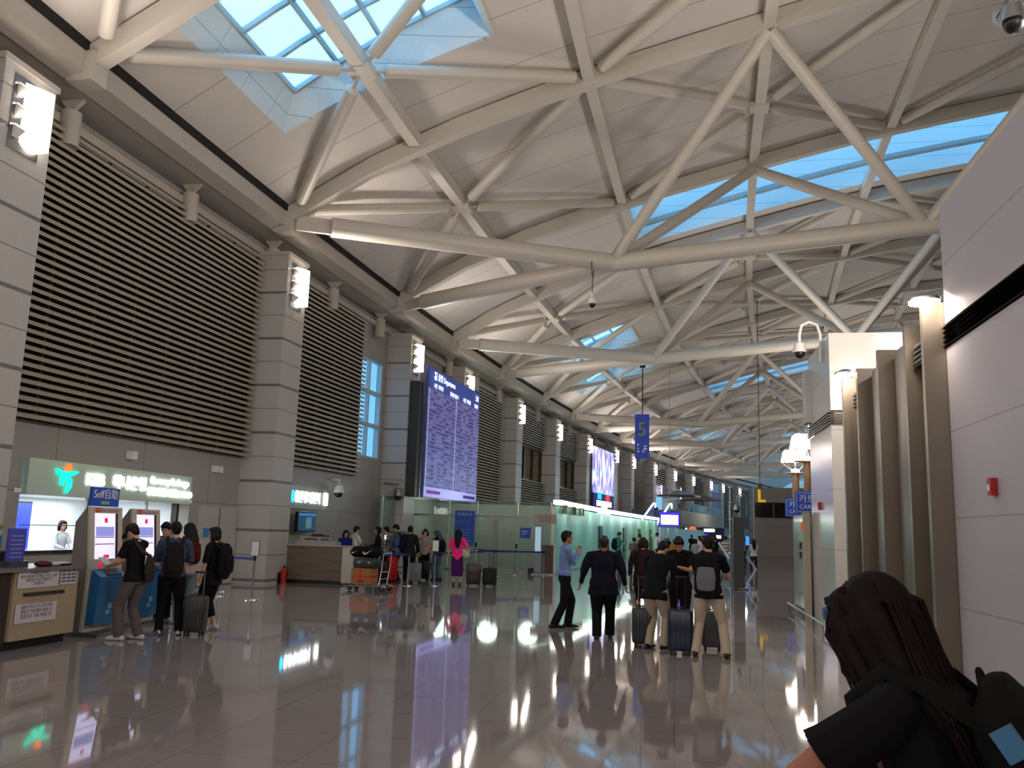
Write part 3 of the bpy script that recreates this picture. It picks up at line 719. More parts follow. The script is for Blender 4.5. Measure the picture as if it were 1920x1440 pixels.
t = thing('booth_counter', 'exchange booth front counter with a dark edge below the service window', 'counter', (-12.3, 17.8, 0))
MB().box(-12.35, -12.15, 14.88, 20.7, 0, .95).build('front', mat('pale counter front', (.70, .69, .66), .4), t, rel=True)
MB().box(-12.9, -12.02, 14.88, 20.7, .97, 1.03).build('worktop', mat('dark worktop', (.16, .15, .15), .3), t, rel=True)
for y in (16.75, 18.9): MB().box(-12.26, -12.2, y, y + .05, 1.03, 2.1).build('window_bar', M_alu, t, rel=True)
MB().box(-12.24, -12.22, 14.9, 20.7, 1.5, 1.52).build('glass_edge', mat('teal glass edge', (.3, .6, .6), .3), t, rel=True)
MB().box(-12.35, -12.2, 20.2, 20.3, 0, 2.1).build('door_frame', M_bronzed, t, rel=True)
def flat(name, label, cat, x0, x1, y0, y1, z0, z1, m, parts=(), group=None):
    t = thing(name, label, cat, ((x0 + x1) / 2, (y0 + y1) / 2, z0), group=group)
    MB().box(x0, x1, y0, y1, z0, z1).build('body', m, t, rel=True)
    for nm, b, mm in parts: MB().box(*b).build(nm, mm, t, rel=True)
    return t
M_scrb = mat('blue display', (.20, .28, .80), emit=.9)
flat('wall_display', 'tall blue poster screen inside the exchange booth at left', 'screen', -13.6, -13.5, 15.9, 16.75, .95, 1.98, M_blackp, [('screen', (-13.5, -13.48, 15.93, 16.72, .98, 1.95), M_scrb)])
flat('notice_board', 'teal framed board inside the booth behind the kiosks', 'board', -15.18, -15.12, 20.3, 20.72, .6, 1.95, mat('teal board', (.10, .62, .62), emit=.5))
flat('window_blind', 'grey blinds at the back of the exchange booth', 'blind', -15.14, -15.1, 17.4, 18.4, .9, 1.95, mat('grey blind', (.55, .60, .62), .6), [('slats', (-15.1, -15.08, 17.4, 17.45, .9, 1.95), M_alu)])
flat('document_tray', 'dark green file box on the booth counter', 'box', -12.8, -12.55, 17.75, 18.1, 1.035, 1.28, mat('dark green plastic', (.03, .36, .30), .4), [('lid', (-12.82, -12.53, 17.73, 18.12, 1.28, 1.30), M_blackp)])
t = thing('booth_monitor', 'white framed monitor back on the exchange counter before the clerk', 'monitor', (-12.6, 17.35, 1.03))
MB().box(-.03, .03, -.2, .2, .08, .34).build('case', mat('pale grey', (.75, .76, .76), .5), t); MB().box(-.025, .025, -.03, .03, 0, .2).build('stand', M_alu, t); MB().box(-.1, .1, -.12, .12, 0, .02).build('foot', M_alu, t)
MB().box(.031, .036, -.17, .17, .11, .31).build('back_cover', M_blackp, t)
# door panels right of the booth
t = struct('door_1', MB().box(-12.3, -12.24, 21.15, 23.0, .02, 2.08), mat('grey door', (.70, .685, .67), .45), 'grey double service door', warp=True)
MB().box(-12.238, -12.23, 22.08, 22.1, .05, 2.05).build('door_gap', M_dark, t, warp=True)
MB().box(-12.238, -12.22, 21.9, 21.96, 1.0, 1.12).build('door_handle', M_alu, t, warp=True)
MB().box(-12.238, -12.22, 21.35, 21.62, 1.28, 1.5).build('door_notice', mat('light blue sticker', (.25, .48, .72), .5), t, warp=True)
t = thing('wall_spotlight', 'small white floodlight on the wall above the exchange sign', 'light', (-12.1, 18.0, 3.1))
MB().box(-.1, .08, -.09, .09, -.08, .1).build('housing', M_white, t); MB().box(-.2, -.1, -.03, .03, -.05, .05).build('arm', M_alu, t)
t = thing('wall_spotlight', 'pair of small boxy wall lights left of the second column', 'light', (-12.1, 21.8, 3.06))
for d in (-.12, .12): MB().box(-.1, .08, d - .09, d + .09, -.08, .09).build('housing', M_white, t)
MB().box(-.2, -.1, -.1, .1, -.03, .03).build('arm', M_alu, t)

# ------------------------------------------------------------------ service counter at far left
t = thing('service_counter', 'cream fronted service counter with taped notices at the lower left', 'counter', (-8.6, 10.4, 0))
M_cream = mat('cream laminate', (.66, .59, .49), .45, noise=.03); M_brw = wood_mat('dark walnut', (.17, .13, .11), (.24, .19, .16), (6, 6, 1))
MB().box(-8.9, -8.2, 10.02, 11.25, .12, .98).build('cream_panel', M_cream, t, rel=True)
MB().box(-8.95, -8.24, 8.2, 10.0, .08, .98).build('walnut_panel', M_brw, t, rel=True)
MB().box(-9.0, -8.14, 8.1, 11.3, .98, 1.02).build('worktop', mat('grey stone worktop', (.45, .44, .44), .3), t, rel=True)
MB().box(-8.85, -8.3, 8.3, 11.2, 0, .1).build('plinth', M_blackp, t, rel=True)
MB().box(-8.2, -8.17, 10.2, 10.95, .67, .71).build('handle', mat('dark bronze handle', (.22, .19, .16), .4), t, rel=True)
def notice(nm, label, y0, y1, z0, z1, n, x=-8.185, col=(.80, .77, .79)):
    t = thing(nm, label, 'notice', (x, (y0 + y1) / 2, z0))
    MB().box(-.006, 0, -(y1 - y0) / 2, (y1 - y0) / 2, 0, z1 - z0).build('sheet', mat('paper', col, .7), t)
    return t
a = notice('paper_notice', 'upper white notice taped to the cream counter', 10.06, 10.82, .77, .985, 4)
for k, s_ in enumerate(('안내말씀드립니다', '환전 신청하신 고객님은 키오스크를', '이용하여 주시기 바랍니다', '감사합니다')): text('lettering', s_, .046, mat('print grey', (.38, .36, .42)), a, (.004, 0, .185 - k * .045), FX, .0005)
a = notice('paper_notice', 'lower white notice taped to the cream counter', 10.08, 10.84, .33, .57, 3)
for k, s_ in enumerate(('KEB 키오스크 고객 안내', '환전은 이곳에서 하실 수', '있습니다. 이용 바랍니다')): text('lettering', s_, .058, mat('print grey', (.38, .36, .42)), a, (.004, 0, .2 - k * .06), FX, .0005)
a = notice('counter_label', 'small printed grid label at the right top of the cream counter', 10.86, 11.18, .78, .98, 3)
mb = MB()
for r_ in range(4):
    for q in range(3): mb.box(.001, .003, -.14 + q * .1, -.06 + q * .1, .03 + r_ * .045, .055 + r_ * .045)
mb.build('print', mat('print grey', (.38, .36, .42)), a)
t = thing('counter_monitor', 'blue framed monitor at the left edge on the service counter', 'monitor', (-8.45, 9.75, 1.02))
MB().rbox(-.03, .03, -.3, .24, .04, .42, .02).build('frame', mat('bright blue plastic', (.08, .42, .68), .35), t); MB().box(.031, .036, -.26, .17, .1, .36).build('screen', M_blackp, t); MB().box(-.08, .06, -.2, .1, 0, .05).build('base', M_blackp, t)
t = thing('leaflet_stand', 'purple blue upright sign board on the service counter', 'sign', (-8.5, 10.33, 1.02))
MB().box(-.012, .012, -.16, .16, .07, .50).build('board', mat('violet blue board', (.26, .27, .62), .4, emit=.1), t); MB().box(-.09, .09, -.16, .16, 0, .08).build('holder', mat('smoked acrylic', (.30, .29, .30), .2), t)
for k in range(6): MB().box(.013, .015, -.11, .11, .12 + k * .055, .135 + k * .055).build('text_line', mat('faint print', (.55, .56, .8)), t)
t = thing('office_chair', 'black office chair behind the service counter', 'chair', (-9.12, 10.7, 0))
MB().rbox(-.04, .04, -.24, .24, .82, 1.2, .03).build('backrest', M_blackp, t); MB().rbox(-.5, -.04, -.23, .23, .44, .52, .03).build('seat', M_blackp, t); MB().cyl((-.27, 0, .05), (-.27, 0, .45), .03).build('post', M_alu, t)
for k in range(5): a_ = k * 2 * PI / 5; MB().beam((-.27, 0, .06), (-.27 + .28 * math.cos(a_), .28 * math.sin(a_), .03), .04, .04).build('foot', M_blackp, t)
t = thing('folded_cloth', 'crumpled dark red and white cloth on the service counter', 'cloth', (-8.35, 10.75, 1.02))
MB().ell((0, -.05, .035), .1, .14, .045, 10, 6).build('red_fold', mat('maroon cloth', (.33, .07, .12), .8), t, smooth=True); MB().ell((0, .12, .03), .1, .13, .035, 10, 6).build('white_fold', mat('off white cloth', (.75, .72, .72), .8), t, smooth=True)
flat('paper_tray', 'flat grey tray at the end of the service counter', 'tray', -8.5, -8.3, 10.98, 11.2, 1.02, 1.05, M_blackp, [('papers', (-8.48, -8.32, 11.0, 11.18, 1.05, 1.07), M_white)])

# ------------------------------------------------------------------ self service kiosks
M_kw = mat('kiosk white', (.76, .73, .68), .4); M_kg = mat('kiosk grey side', (.50, .48, .46), .45); M_kb = mat('kiosk blue', (.13, .40, .60), .35)
M_kscr = mat('kiosk screen', (.84, .82, .98), emit=1.1); M_mag = mat('magenta', (.92, .12, .35), emit=.6); M_navy = mat('navy print', (.25, .28, .5))
def kiosk(label, x, y, w):
    t = thing('ticket_kiosk', label, 'kiosk', (x, y, 0))
    side = [(-.26, .06), (-.0, .06), (.03, .98), (-.06, 1.84), (-.10, 1.84), (-.26, 1.62)]
    mb = MB(); mb.prism(side, 1, -w / 2, w / 2); mb.build('cabinet', M_kg, t)
    mb = MB()
    fr = [(.0, .06), (.03, .98), (-.06, 1.84)]
    for a, b in ((-w / 2 - .005, -w / 2 + .1), (w / 2 - .1, w / 2 + .005)):
        mb.prism([(-.02, .06), (.01, .98), (-.08, 1.84), (-.04, 1.845), (.05, .98), (.02, .06)], 1, a, b)
    mb.prism([(-.09, 1.76), (-.09, 1.85), (-.035, 1.85), (-.03, 1.76)], 1, -w / 2, w / 2)
    mb.prism([(.0, .94), (-.01, 1.09), (.038, 1.09), (.05, .94)], 1, -w / 2, w / 2); mb.prism([(-.02, .06), (-.02, .16), (.022, .16), (.02, .06)], 1, -w / 2, w / 2)
    mb.build('front_frame', M_kw, t)
    def fz(z): return .03 - .09 * (z - .98) / .86 + .012
    def onf(nm, y0, y1, z0, z1, m, d=.002): MB().hexa([(fz(z0) - .02, y0, z0), (fz(z0) + d, y0, z0), (fz(z0) + d, y1, z0), (fz(z0) - .02, y1, z0), (fz(z1) - .02, y0, z1), (fz(z1) + d, y0, z1), (fz(z1) + d, y1, z1), (fz(z1) - .02, y1, z1)]).build(nm, m, t)
    onf('screen', -w / 2 + .1, w / 2 - .16, 1.08, 1.76, M_kscr); onf('screen_bezel', w / 2 - .16, w / 2 - .1, 1.08, 1.76, mat('maroon bezel', (.25, .12, .2)))
    onf('picture', -w / 2 + .14, w / 2 - .19, 1.42, 1.56, mat('screen picture', (.55, .58, .85), emit=.7), .004); onf('button', -.06, .07, 1.10, 1.15, M_mag, .005); onf('emblem', -.04, .03, 1.62, 1.69, M_mag, .005)
    for z in (1.40, 1.30): onf('text_line', -w / 2 + .12, w / 2 - .19, z, z + .012, M_navy, .004)
    text('header', 'Easy Tax Refund', .062, mat('brown print', (.62, .36, .24)), t, (fz(1.8) + .04, .06, 1.805), FX, .001)
    mb = MB()
    for yy in (-.26, -.20): mb.tube([Vector((fz(1.8) + .035, yy + .03 * math.cos(a), 1.805 + .03 * math.sin(a))) for a in [k * PI / 6 for k in range(13)]], .007, 6)
    mb.build('ring_logo', mat('orange red', (.85, .25, .12)), t)
    mb = MB(); mb.prism([(.02, .16), (.03, .94), (.09, .92), (.20, .84), (.16, .16)], 1, -w / 2 + .06, w / 2 - .06); mb.build('blue_bin', M_kb, t)
    mb = MB(); mb.prism([(.05, .86), (.16, .80), (.19, .87), (.08, .93)], 1, -.12, .2); mb.build('paper_slot', M_blackp, t)
    MB().box(.035, .055, -.18, -.1, .96, 1.04).build('card_slot', M_mag, t)
    mb = MB(); mb.box(.175, .18, -.1, .0, .3, .36); mb.box(.18, .185, -.06, .04, .38, .46); mb.build('pictogram', mat('pale blue print', (.45, .62, .75)), t)
    MB().box(-.34, .3, -w / 2 - .03, w / 2 + .03, 0, .06).build('base_plate', M_alu, t)
    MB().box(-.14, -.1, -w / 2 - .008, -w / 2, .62, .78).build('side_lock', M_blackp, t)
    return t
kiosk('white and blue ticket kiosk used by the man in a cap', -8.38, 12.03, .76)
kiosk('white and blue ticket kiosk right of the one in use', -8.5, 13.25, .76)
t = thing('self_service_sign', 'blue sign panel with white letters on top of the nearer kiosk', 'sign', (-8.43, 11.99, 1.86))
MB().box(-.04, .0, -.33, .33, 0, .28).build('panel', M_blue, t)
text('lettering', 'Self自助', .17, M_white, t, (.006, 0, .175), FX, .004); text('lettering', 'KIOSK', .07, mat('lime print', (.55, .72, .35), emit=.2), t, (.006, 0, .05), FX, .004)
# leaflet rack beside the second kiosk
t = thing('leaflet_rack', 'open metal rack of white forms beyond the second kiosk', 'rack', (-8.95, 14.7, 0))
for d in (-.2, .25): MB().box(-.25, -.2, d, d + .04, 0, 1.1).build('post', M_blackp, t); MB().box(.15, .2, d, d + .04, 0, .9).build('post', M_blackp, t)
for k in range(4):
    MB().hexa([(-.24, -.18, .3 + k * .24), (.18, -.18, .2 + k * .24), (.18, .27, .2 + k * .24), (-.24, .27, .3 + k * .24), (-.24, -.18, .32 + k * .24), (.18, -.18, .22 + k * .24), (.18, .27, .22 + k * .24), (-.24, .27, .32 + k * .24)]).build('shelf', M_blackp, t)
    MB().hexa([(-.2, -.14, .325 + k * .24), (.16, -.14, .235 + k * .24), (.16, .23, .235 + k * .24), (-.2, .23, .325 + k * .24), (-.2, -.14, .345 + k * .24), (.16, -.14, .255 + k * .24), (.16, .23, .255 + k * .24), (-.2, .23, .345 + k * .24)]).build('forms', M_white, t)

# ------------------------------------------------------------------ second desk, its sign and television
t = thing('reception_desk', 'long wood fronted reception desk right of the banded column', 'desk', (-10.3, 24.6, 0))
M_dw = wood_mat('brown oak', (.36, .30, .25), (.47, .40, .34), (.6, 2, 12))
MB().box(-11.25, -9.35, 24.3, 24.4, .1, 1.06).build('front_panel', M_dw, t, rel=True)
MB().box(-9.35, -9.0, 24.28, 25.4, .06, 1.08).build('end_panel', mat('cream panel', (.74, .71, .66), .5), t, rel=True)
MB().box(-11.28, -9.02, 24.26, 25.0, 1.06, 1.10).build('worktop', mat('pale worktop', (.62, .6, .56), .4), t, rel=True)
MB().box(-11.2, -9.4, 24.36, 24.5, 0, .1).build('plinth', M_blackp, t, rel=True)
MB().box(-10.85, -9.6, 24.4, 24.8, 1.10, 1.2).build('raised_shelf', mat('pale worktop', (.62, .6, .56), .4), t, rel=True)
flat('desk_printer', 'low grey machine on the reception desk', 'printer', -10.75, -9.8, 24.45, 24.75, 1.2, 1.33, mat('machine grey', (.6, .6, .58), .5), [('slot', (-10.6, -10.2, 24.44, 24.45, 1.24, 1.28), M_blackp), ('keys', (-10.1, -9.85, 24.44, 24.45, 1.22, 1.3), mat('speckled keys', (.35, .37, .35)))])
flat('desk_scanner', 'flat black scanner resting on the grey machine', 'scanner', -10.45, -9.95, 24.5, 24.72, 1.33, 1.38, M_blackp, [('ridge', (-10.4, -10.1, 24.52, 24.6, 1.38, 1.41), M_blackp)])
t = thing('lit_wall_sign', 'glowing white Korean sign on the wall over the reception desk', 'sign', (-11.74, 27.25, 2.28))
MB().box(-.2, -.12, -1.45, 1.85, -.12, .62).build('back_panel', mat('pale green grey panel', (.55, .62, .58), .35), t)
mb = MB(); mb.ell((-.05, -1.2, .26), .03, .11, .2); mb.build('logo', mat('cyan glow', (.1, .75, 1), emit=4), t, smooth=True)
text('lettering', '통신사로밍센터', .42, M_let, t, (-.1, .12, .24), FX, .02, sx=.75)
mb = MB(); mb.rbox(-.1, -.05, 1.45, 1.72, .05, .48, .02); mb.build('roundel', M_let, t)
t = thing('wall_television', 'tilted black television on the wall left of the reception desk people', 'television', (-11.6, 26.75, 1.75))
MB().rbox(-.06, .04, -.72, .72, -.32, .32, .02).build('case', M_blackp, t); MB().box(.042, .046, -.67, .67, -.27, .27).build('screen', mat('television picture', (.14, .30, .42), emit=.5), t); MB().box(.047, .05, -.1, .35, -.2, .15).build('picture', mat('television pale', (.35, .52, .60), emit=.5), t)
MB().box(.047, .05, -.67, .67, .2, .27).build('banner', mat('television banner', (.2, .5, .8), emit=.7), t); MB().box(-.35, -.06, -.05, .05, -.05, .05).build('bracket', M_alu, t)
cctv('dome_camera', 'white dome camera on a wall arm over the reception desk', (-11.55, 29.3, 2.85), False, 1.3, (-.75, 0), M_white)
cctv('dome_camera', 'dome camera hanging at the lower left corner of the departures board', (-10.75, 33.6, 2.95), False, 1.4, (-.6, 0), M_alu)
t = thing('fire_extinguisher', 'red fire extinguisher with a dark stand at the foot of the banded column', 'fire extinguisher', (-10.98, 23.9, 0))
M_red = mat('extinguisher red', (.72, .10, .07), .3)
MB().tube([(.05, 0, .02), (.05, 0, .36), (.05, 0, .42)], [.085, .085, .03], 12).build('cylinder', M_red, t, smooth=True); MB().tube([(.05, 0, .42), (.05, 0, .5)], .03, 8).build('valve', M_blackp, t); MB().tube([(.05, 0, .48), (.17, 0, .44), (.17, 0, .2)], .015, 6).build('hose', M_blackp, t)
MB().box(-.2, -.05, -.1, .1, 0, .3).build('stand', M_bronzed, t)

# ------------------------------------------------------------------ queue posts and belts
M_belt = mat('blue belt', (.10, .16, .55), .5)
def stanchion(label, x, y, top=.95, sign=False, belt=None, col=M_chrome):
    t = thing('queue_post', label, 'queue barrier', (x, y, 0), group='steel queue posts')
    MB().tube([(0, 0, 0), (0, 0, .02), (0, 0, .035)], [.17, .165, .05], 18).build('base', col, t, smooth=True)
    MB().cyl((0, 0, .03), (0, 0, top - .08), .024, 10).build('pole', col, t, smooth=True)
    MB().cyl((0, 0, top - .1), (0, 0, top), .035, 10).build('belt_head', M_blackp, t)
    if belt:
        b = Vector((belt[0] - x, belt[1] - y, 0)); MB().beam((0, 0, top - .06), b + Vector((0, 0, top - .06)), .008, .06).build('belt', M_belt, t)
    if sign:
        f = MB().box(-.1, .1, -.012, .012, top, top + .33).build('sign_frame', M_alu, t); MB().box(-.085, .085, -.016, -.012, top + .015, top + .315).build('sign_sheet', M_white, f)
stanchion('queue post holding a small sign, right of the woman with the black rucksack', -9.17, 18.5, .95, True, (-10.2, 18.9))
stanchion('queue post behind the woman with the black rucksack', -10.2, 18.9, .95, False)
stanchion('thin queue post nearer the banded column', -10.82, 20.2, .95, False)
stanchion('queue post by the silver suitcase in the reception queue', -7.6 - .0, 25.1, .95, False, (-8.75, 25.4))
stanchion('queue post at the left end of the blue belt in the reception queue', -8.75, 25.4, .95)
stanchion('tall queue post with a white sign left of the woman in pink', -6.95, 25.6, 1.0, True, (-6.3, 30))
for i, (x, y) in enumerate(((-7.35, 33.5), (-5.9, 33.3), (-4.9, 33.9), (-6.5, 32.3))):
    stanchion(['belt post before the glass doors, left', 'belt post before the glass doors, middle', 'belt post before the glass doors, right', 'belt post before the glass doors, nearest'][i], x, y, .95, False, ((-5.9, 33.3), (-4.9, 33.9), None, (-5.9, 33.3))[i])
for i in range(7):
    stanchion('one of a short row of posts before the green wall, %s from the left' % ORD[i], -3.05 + i * .28, 38 + i * .9, 1.0, False)

# ------------------------------------------------------------------ departures board
t = thing('departures_board', 'huge violet departures board hung between two columns', 'display board', W_(-10.7, 38.0, 2.95))
u = -10.75
MB().box(u - .12, u, 34.55, 42.1, 2.9, 8.35).build('case', mat('board case', (.30, .38, .62), .4), t, warp=True, rel=True)
m, nt, b = nodes('flight rows'); p, s_ = pos(nt)
y = s_[1]; z = s_[2]
row = mth(nt, 'MODULO', mth(nt, 'ADD', z, 100), .165); rid = mth(nt, 'FLOOR', mth(nt, 'DIVIDE', z, .165))
yc_ = mth(nt, 'MODULO', mth(nt, 'SUBTRACT', y, 34.62), 3.7)
# column fields of one flight line: time, airline, town, remark
cid = mth(nt, 'ADD', mth(nt, 'ADD', mth(nt, 'GREATER_THAN', yc_, .55), mth(nt, 'GREATER_THAN', yc_, 1.0)), mth(nt, 'ADD', mth(nt, 'GREATER_THAN', yc_, 2.1), mth(nt, 'GREATER_THAN', yc_, 2.8)))
cb = nt.nodes.new('ShaderNodeCombineXYZ'); nt.links.new(rid, cb.inputs[0]); nt.links.new(mth(nt, 'FLOOR', mth(nt, 'DIVIDE', y, .42)), cb.inputs[1])
wn = nt.nodes.new('ShaderNodeTexWhiteNoise'); nt.links.new(cb.outputs[0], wn.inputs['Vector'])
inrow = mth(nt, 'MULTIPLY', mth(nt, 'GREATER_THAN', row, .03), mth(nt, 'LESS_THAN', row, .14))
odd = mth(nt, 'MODULO', cid, 2)
base = mixc(nt, mth(nt, 'MULTIPLY', inrow, mth(nt, 'ADD', .55, mth(nt, 'MULTIPLY', odd, .45))), (.085, .07, .27), (.028, .018, .14))
glyph = mth(nt, 'GREATER_THAN', noise(nt, p, 30, 1), .50)
lit = mth(nt, 'MULTIPLY', mth(nt, 'MULTIPLY', mth(nt, 'MULTIPLY', mth(nt, 'GREATER_THAN', row, .05), mth(nt, 'LESS_THAN', row, .12)), mth(nt, 'GREATER_THAN', wn.outputs['Value'], .55)), glyph)
base = mixc(nt, mth(nt, 'MULTIPLY', lit, .55), base, (.50, .48, .80))
edge = mth(nt, 'LESS_THAN', mth(nt, 'ABSOLUTE', mth(nt, 'SUBTRACT', mth(nt, 'MODULO', yc_, 3.7), .08)), .06)
base = mixc(nt, mth(nt, 'MULTIPLY', edge, .6), base, (.55, .55, .75))
sep = mth(nt, 'LESS_THAN', row, .025); base = mixc(nt, mth(nt, 'MULTIPLY', sep, .6), base, (.26, .26, .52))
nt.links.new(base, b.inputs['Emission Color']); b.inputs['Emission Strength'].default_value = .85; b.inputs['Base Color'].default_value = (.02, .02, .05, 1); b.inputs['Roughness'].default_value = .25
MB().box(u, u + .02, 34.62, 42.03, 3.35, 7.45).build('flight_table', m, t, warp=True, rel=True)
MB().box(u, u + .02, 34.62, 42.03, 7.45, 8.3).build('header_panel', mat('header blue', (.20, .27, .55), emit=.55), t, warp=True, rel=True)
MB().box(u, u + .02, 34.62, 42.03, 2.95, 3.35).build('footer_panel', mat('footer lilac', (.60, .60, .88), emit=.75), t, warp=True, rel=True)
MB().box(u + .02, u + .03, 34.9, 38.1, 3.08, 3.22).build('ticker', mat('ticker violet', (.30, .10, .45), emit=.8), t, warp=True, rel=True); MB().box(u + .02, u + .03, 38.4, 41.8, 3.08, 3.22).build('ticker', mat('ticker navy', (.16, .14, .42), emit=.8), t, warp=True, rel=True)
yt = 35.6
def btext(body, size, y, z, ang=True): 
    o = text('lettering', body, size, mat('board white print', (.9, .93, 1), emit=1.6), t, (0, 0, 0), (PI / 2, 0, PI / 2 - .06), .004)
    o.location = Vector(W_(u + .06, y, z)) - Vector(t.location)
btext('✈ 출발 Departures', .36, 36.6, 8.02); btext('시간  목적지', .24, 35.8, 7.6); btext('항공편 탑승구', .22, 38.0, 7.58); btext('시간  목적지', .24, 39.9, 7.6); btext('항공편', .22, 41.4, 7.58); btext('5:8', .4, 41.5, 7.98)
struct('trim_4', MB().box(-11.32, -10.9, 34.0, 34.5, 2.9, 7.6).box(-11.32, -10.9, 42.15, 42.6, 2.9, 7.4), mat('dark side frame', (.20, .20, .19), .5), 'dark frames beside the board', warp=True)
MB().box(-10.9, -10.86, 0, .01, 0, .01).build('x', M_dark).name = 'tmp'; bpy.data.objects.remove(bpy.data.objects['tmp'])

# glazed gaps beside the louvres (daylight beyond) and amber-lamp windows
def gap(n, y0, y1, z0, z1, mull=3):
    w = struct('window_%d' % n, MB().box(-12.52, -12.5, y0, y1, z0, z1), glass_mat('gap glass %d' % n, (.62, .80, .88), .35, .1, .05), 'tall glazed slot in the wall', warp=True)
    mb = MB()
    for k in range(mull + 1): z = z0 + (z1 - z0) * k / mull; mb.box(-12.5, -12.35, y0, y1, z - .07, z + .07)
    for y in (y0 + .05, (y0 + y1) / 2, y1 - .05): mb.box(-12.5, -12.35, y - .05, y + .05, z0, z1)
    mb.build('window_frame', mat('pale window frame', (.72, .80, .82), .5), w, warp=True)
gap(21, 31.1, 33.6, 4.3, 8.2, 3); gap(22, 42.4, 44.0, 3, 9.4, 4)
M_roomw = wood_mat('amber room wall', (.42, .32, .22), (.55, .43, .30), (1, 4, 1))
for n, y0, y1, lamps in ((23, 52.5, 61.1, (54.6, 57.4)), (24, 62.2, 70.5, (65.0,))):
    w = struct('window_%d' % n, MB().box(-12.45, -12.43, y0, y1, 5.0, 7.2), glass_mat('dim glass %d' % n, (.3, .27, .22), .25, .05, .1), 'upper window of a dim lounge', warp=True)
    mb = MB()
    for k in range(5): y = y0 + (y1 - y0) * k / 4; mb.box(-12.44, -12.3, y - .05, y + .05, 5, 7.2)
    mb.box(-12.44, -12.3, y0, y1, 4.95, 5.05); mb.box(-12.44, -12.3, y0, y1, 7.12, 7.25)
    mb.build('window_frame', M_bronzed, w, warp=True)
    struct('wall_lounge', MB().box(-14.6, -14.5, y0 - .5, y1 + .5, 4.8, 7.4).box(-14.5, -12.6, y0, y1, 4.8, 4.95).box(-14.5, -12.6, y0, y1, 7.3, 7.4).box(-14.5, -12.6, y1, y1 + .1, 4.8, 7.4).box(-14.5, -12.6, y0 - .1, y0, 4.8, 7.4), M_roomw, warp=True)
    for y in lamps:
        l = thing('lounge_lamp', 'amber glowing lamp in the upper window, %s' % {54.6: 'left of a pair', 57.4: 'right of a pair', 65.0: 'the single one'}[y], 'lamp', W_(-13.0, y, 5.3))
        MB().tube([(0, 0, .25), (0, 0, .5), (0, 0, .95), (0, 0, 1.05)], [.12, .22, .2, .1], 14).build('lamp_shade', mat('amber glow', (1, .74, .34), emit=5), l, smooth=True); MB().cyl((0, 0, -.2), (0, 0, .3), .03).build('stem', M_bronzed, l)
        q = bpy.data.lights.new('amber light', 'POINT'); q.energy = 70; q.color = (1, .65, .3); q.shadow_soft_size = .2; o = bpy.data.objects.new('amber light', q); C.objects.link(o); o.location = Vector(l.location) + Vector((-.5, .4, .6))
# tall video wall
t = thing('video_wall', 'tall bluish video wall between two columns above the green glass', 'screen', W_(-11.0, 75.6, 3.2))
m, nt, b = nodes('video picture'); p, s_ = pos(nt)
mp = nt.nodes.new('ShaderNodeMapping'); mp.inputs['Scale'].default_value = (1, 1.4, .5); nt.links.new(p, mp.inputs[0])
n1 = noise(nt, mp.outputs[0], 1.6, 6); r = nt.nodes.new('ShaderNodeMapRange'); r.inputs[1].default_value = .42; r.inputs[2].default_value = .6; nt.links.new(n1, r.inputs[0])
base = mixc(nt, r.outputs[0], (.05, .03, .28), (.62, .60, .95)); nt.links.new(base, b.inputs['Emission Color']); b.inputs['Emission Strength'].default_value = 1.7
for z0, z1 in ((6.85, 8.75), (4.98, 6.8)): MB().box(-11.2, -11.05, 72.0, 79.3, z0, z1).build('display_panel', m, t, warp=True, rel=True)
MB().box(-11.2, -11.05, 72.0, 79.3, 3.2, 4.93).build('display_panel', mat('navy picture', (.10, .06, .30), emit=.9), t, warp=True, rel=True)
mb = MB(); mb.box(-11.04, -11.02, 73, 78.3, 3.9, 4.35); mb.box(-11.04, -11.02, 74.6, 76.8, 3.25, 3.9); mb.box(-11.04, -11.02, 73.4, 78, 3.25, 3.6); mb.build('bright_graphic', mat('white picture', (.95, .92, 1), emit=2.5), t, warp=True, rel=True)
MB().box(-11.04, -11.02, 73.3, 74.6, 4.45, 4.9).build('cyan_graphic', mat('cyan picture', (.1, .7, .95), emit=1.5), t, warp=True, rel=True); MB().box(-11.04, -11.02, 76.2, 77.6, 4.4, 4.9).build('red_graphic', mat('red picture', (.85, .15, .2), emit=1.5), t, warp=True, rel=True)
for z in (6.8, 4.93): MB().box(-11.1, -11.03, 72, 79.3, z, z + .05).build('cyan_line', mat('cyan picture', (.1, .7, .95), emit=1.5), t, warp=True, rel=True)
MB().box(-11.5, -11.2, 71.8, 79.4, 3.1, 8.8).build('case', M_blackp, t, warp=True, rel=True)
t = thing('wall_picture', 'faded pink and blue picture panel on the wall beyond the video wall', 'picture', W_(-12.2, 84.2, 3.0))
MB().box(-12.28, -12.2, 81.7, 87.2, 2.6, 5.0).build('panel', mat('faded pink print', (.62, .46, .45), .5), t, warp=True, rel=True); MB().box(-12.2, -12.18, 83.8, 85.2, 2.6, 4.9).build('blue_figure', mat('faded blue print', (.40, .60, .72), .5), t, warp=True, rel=True)

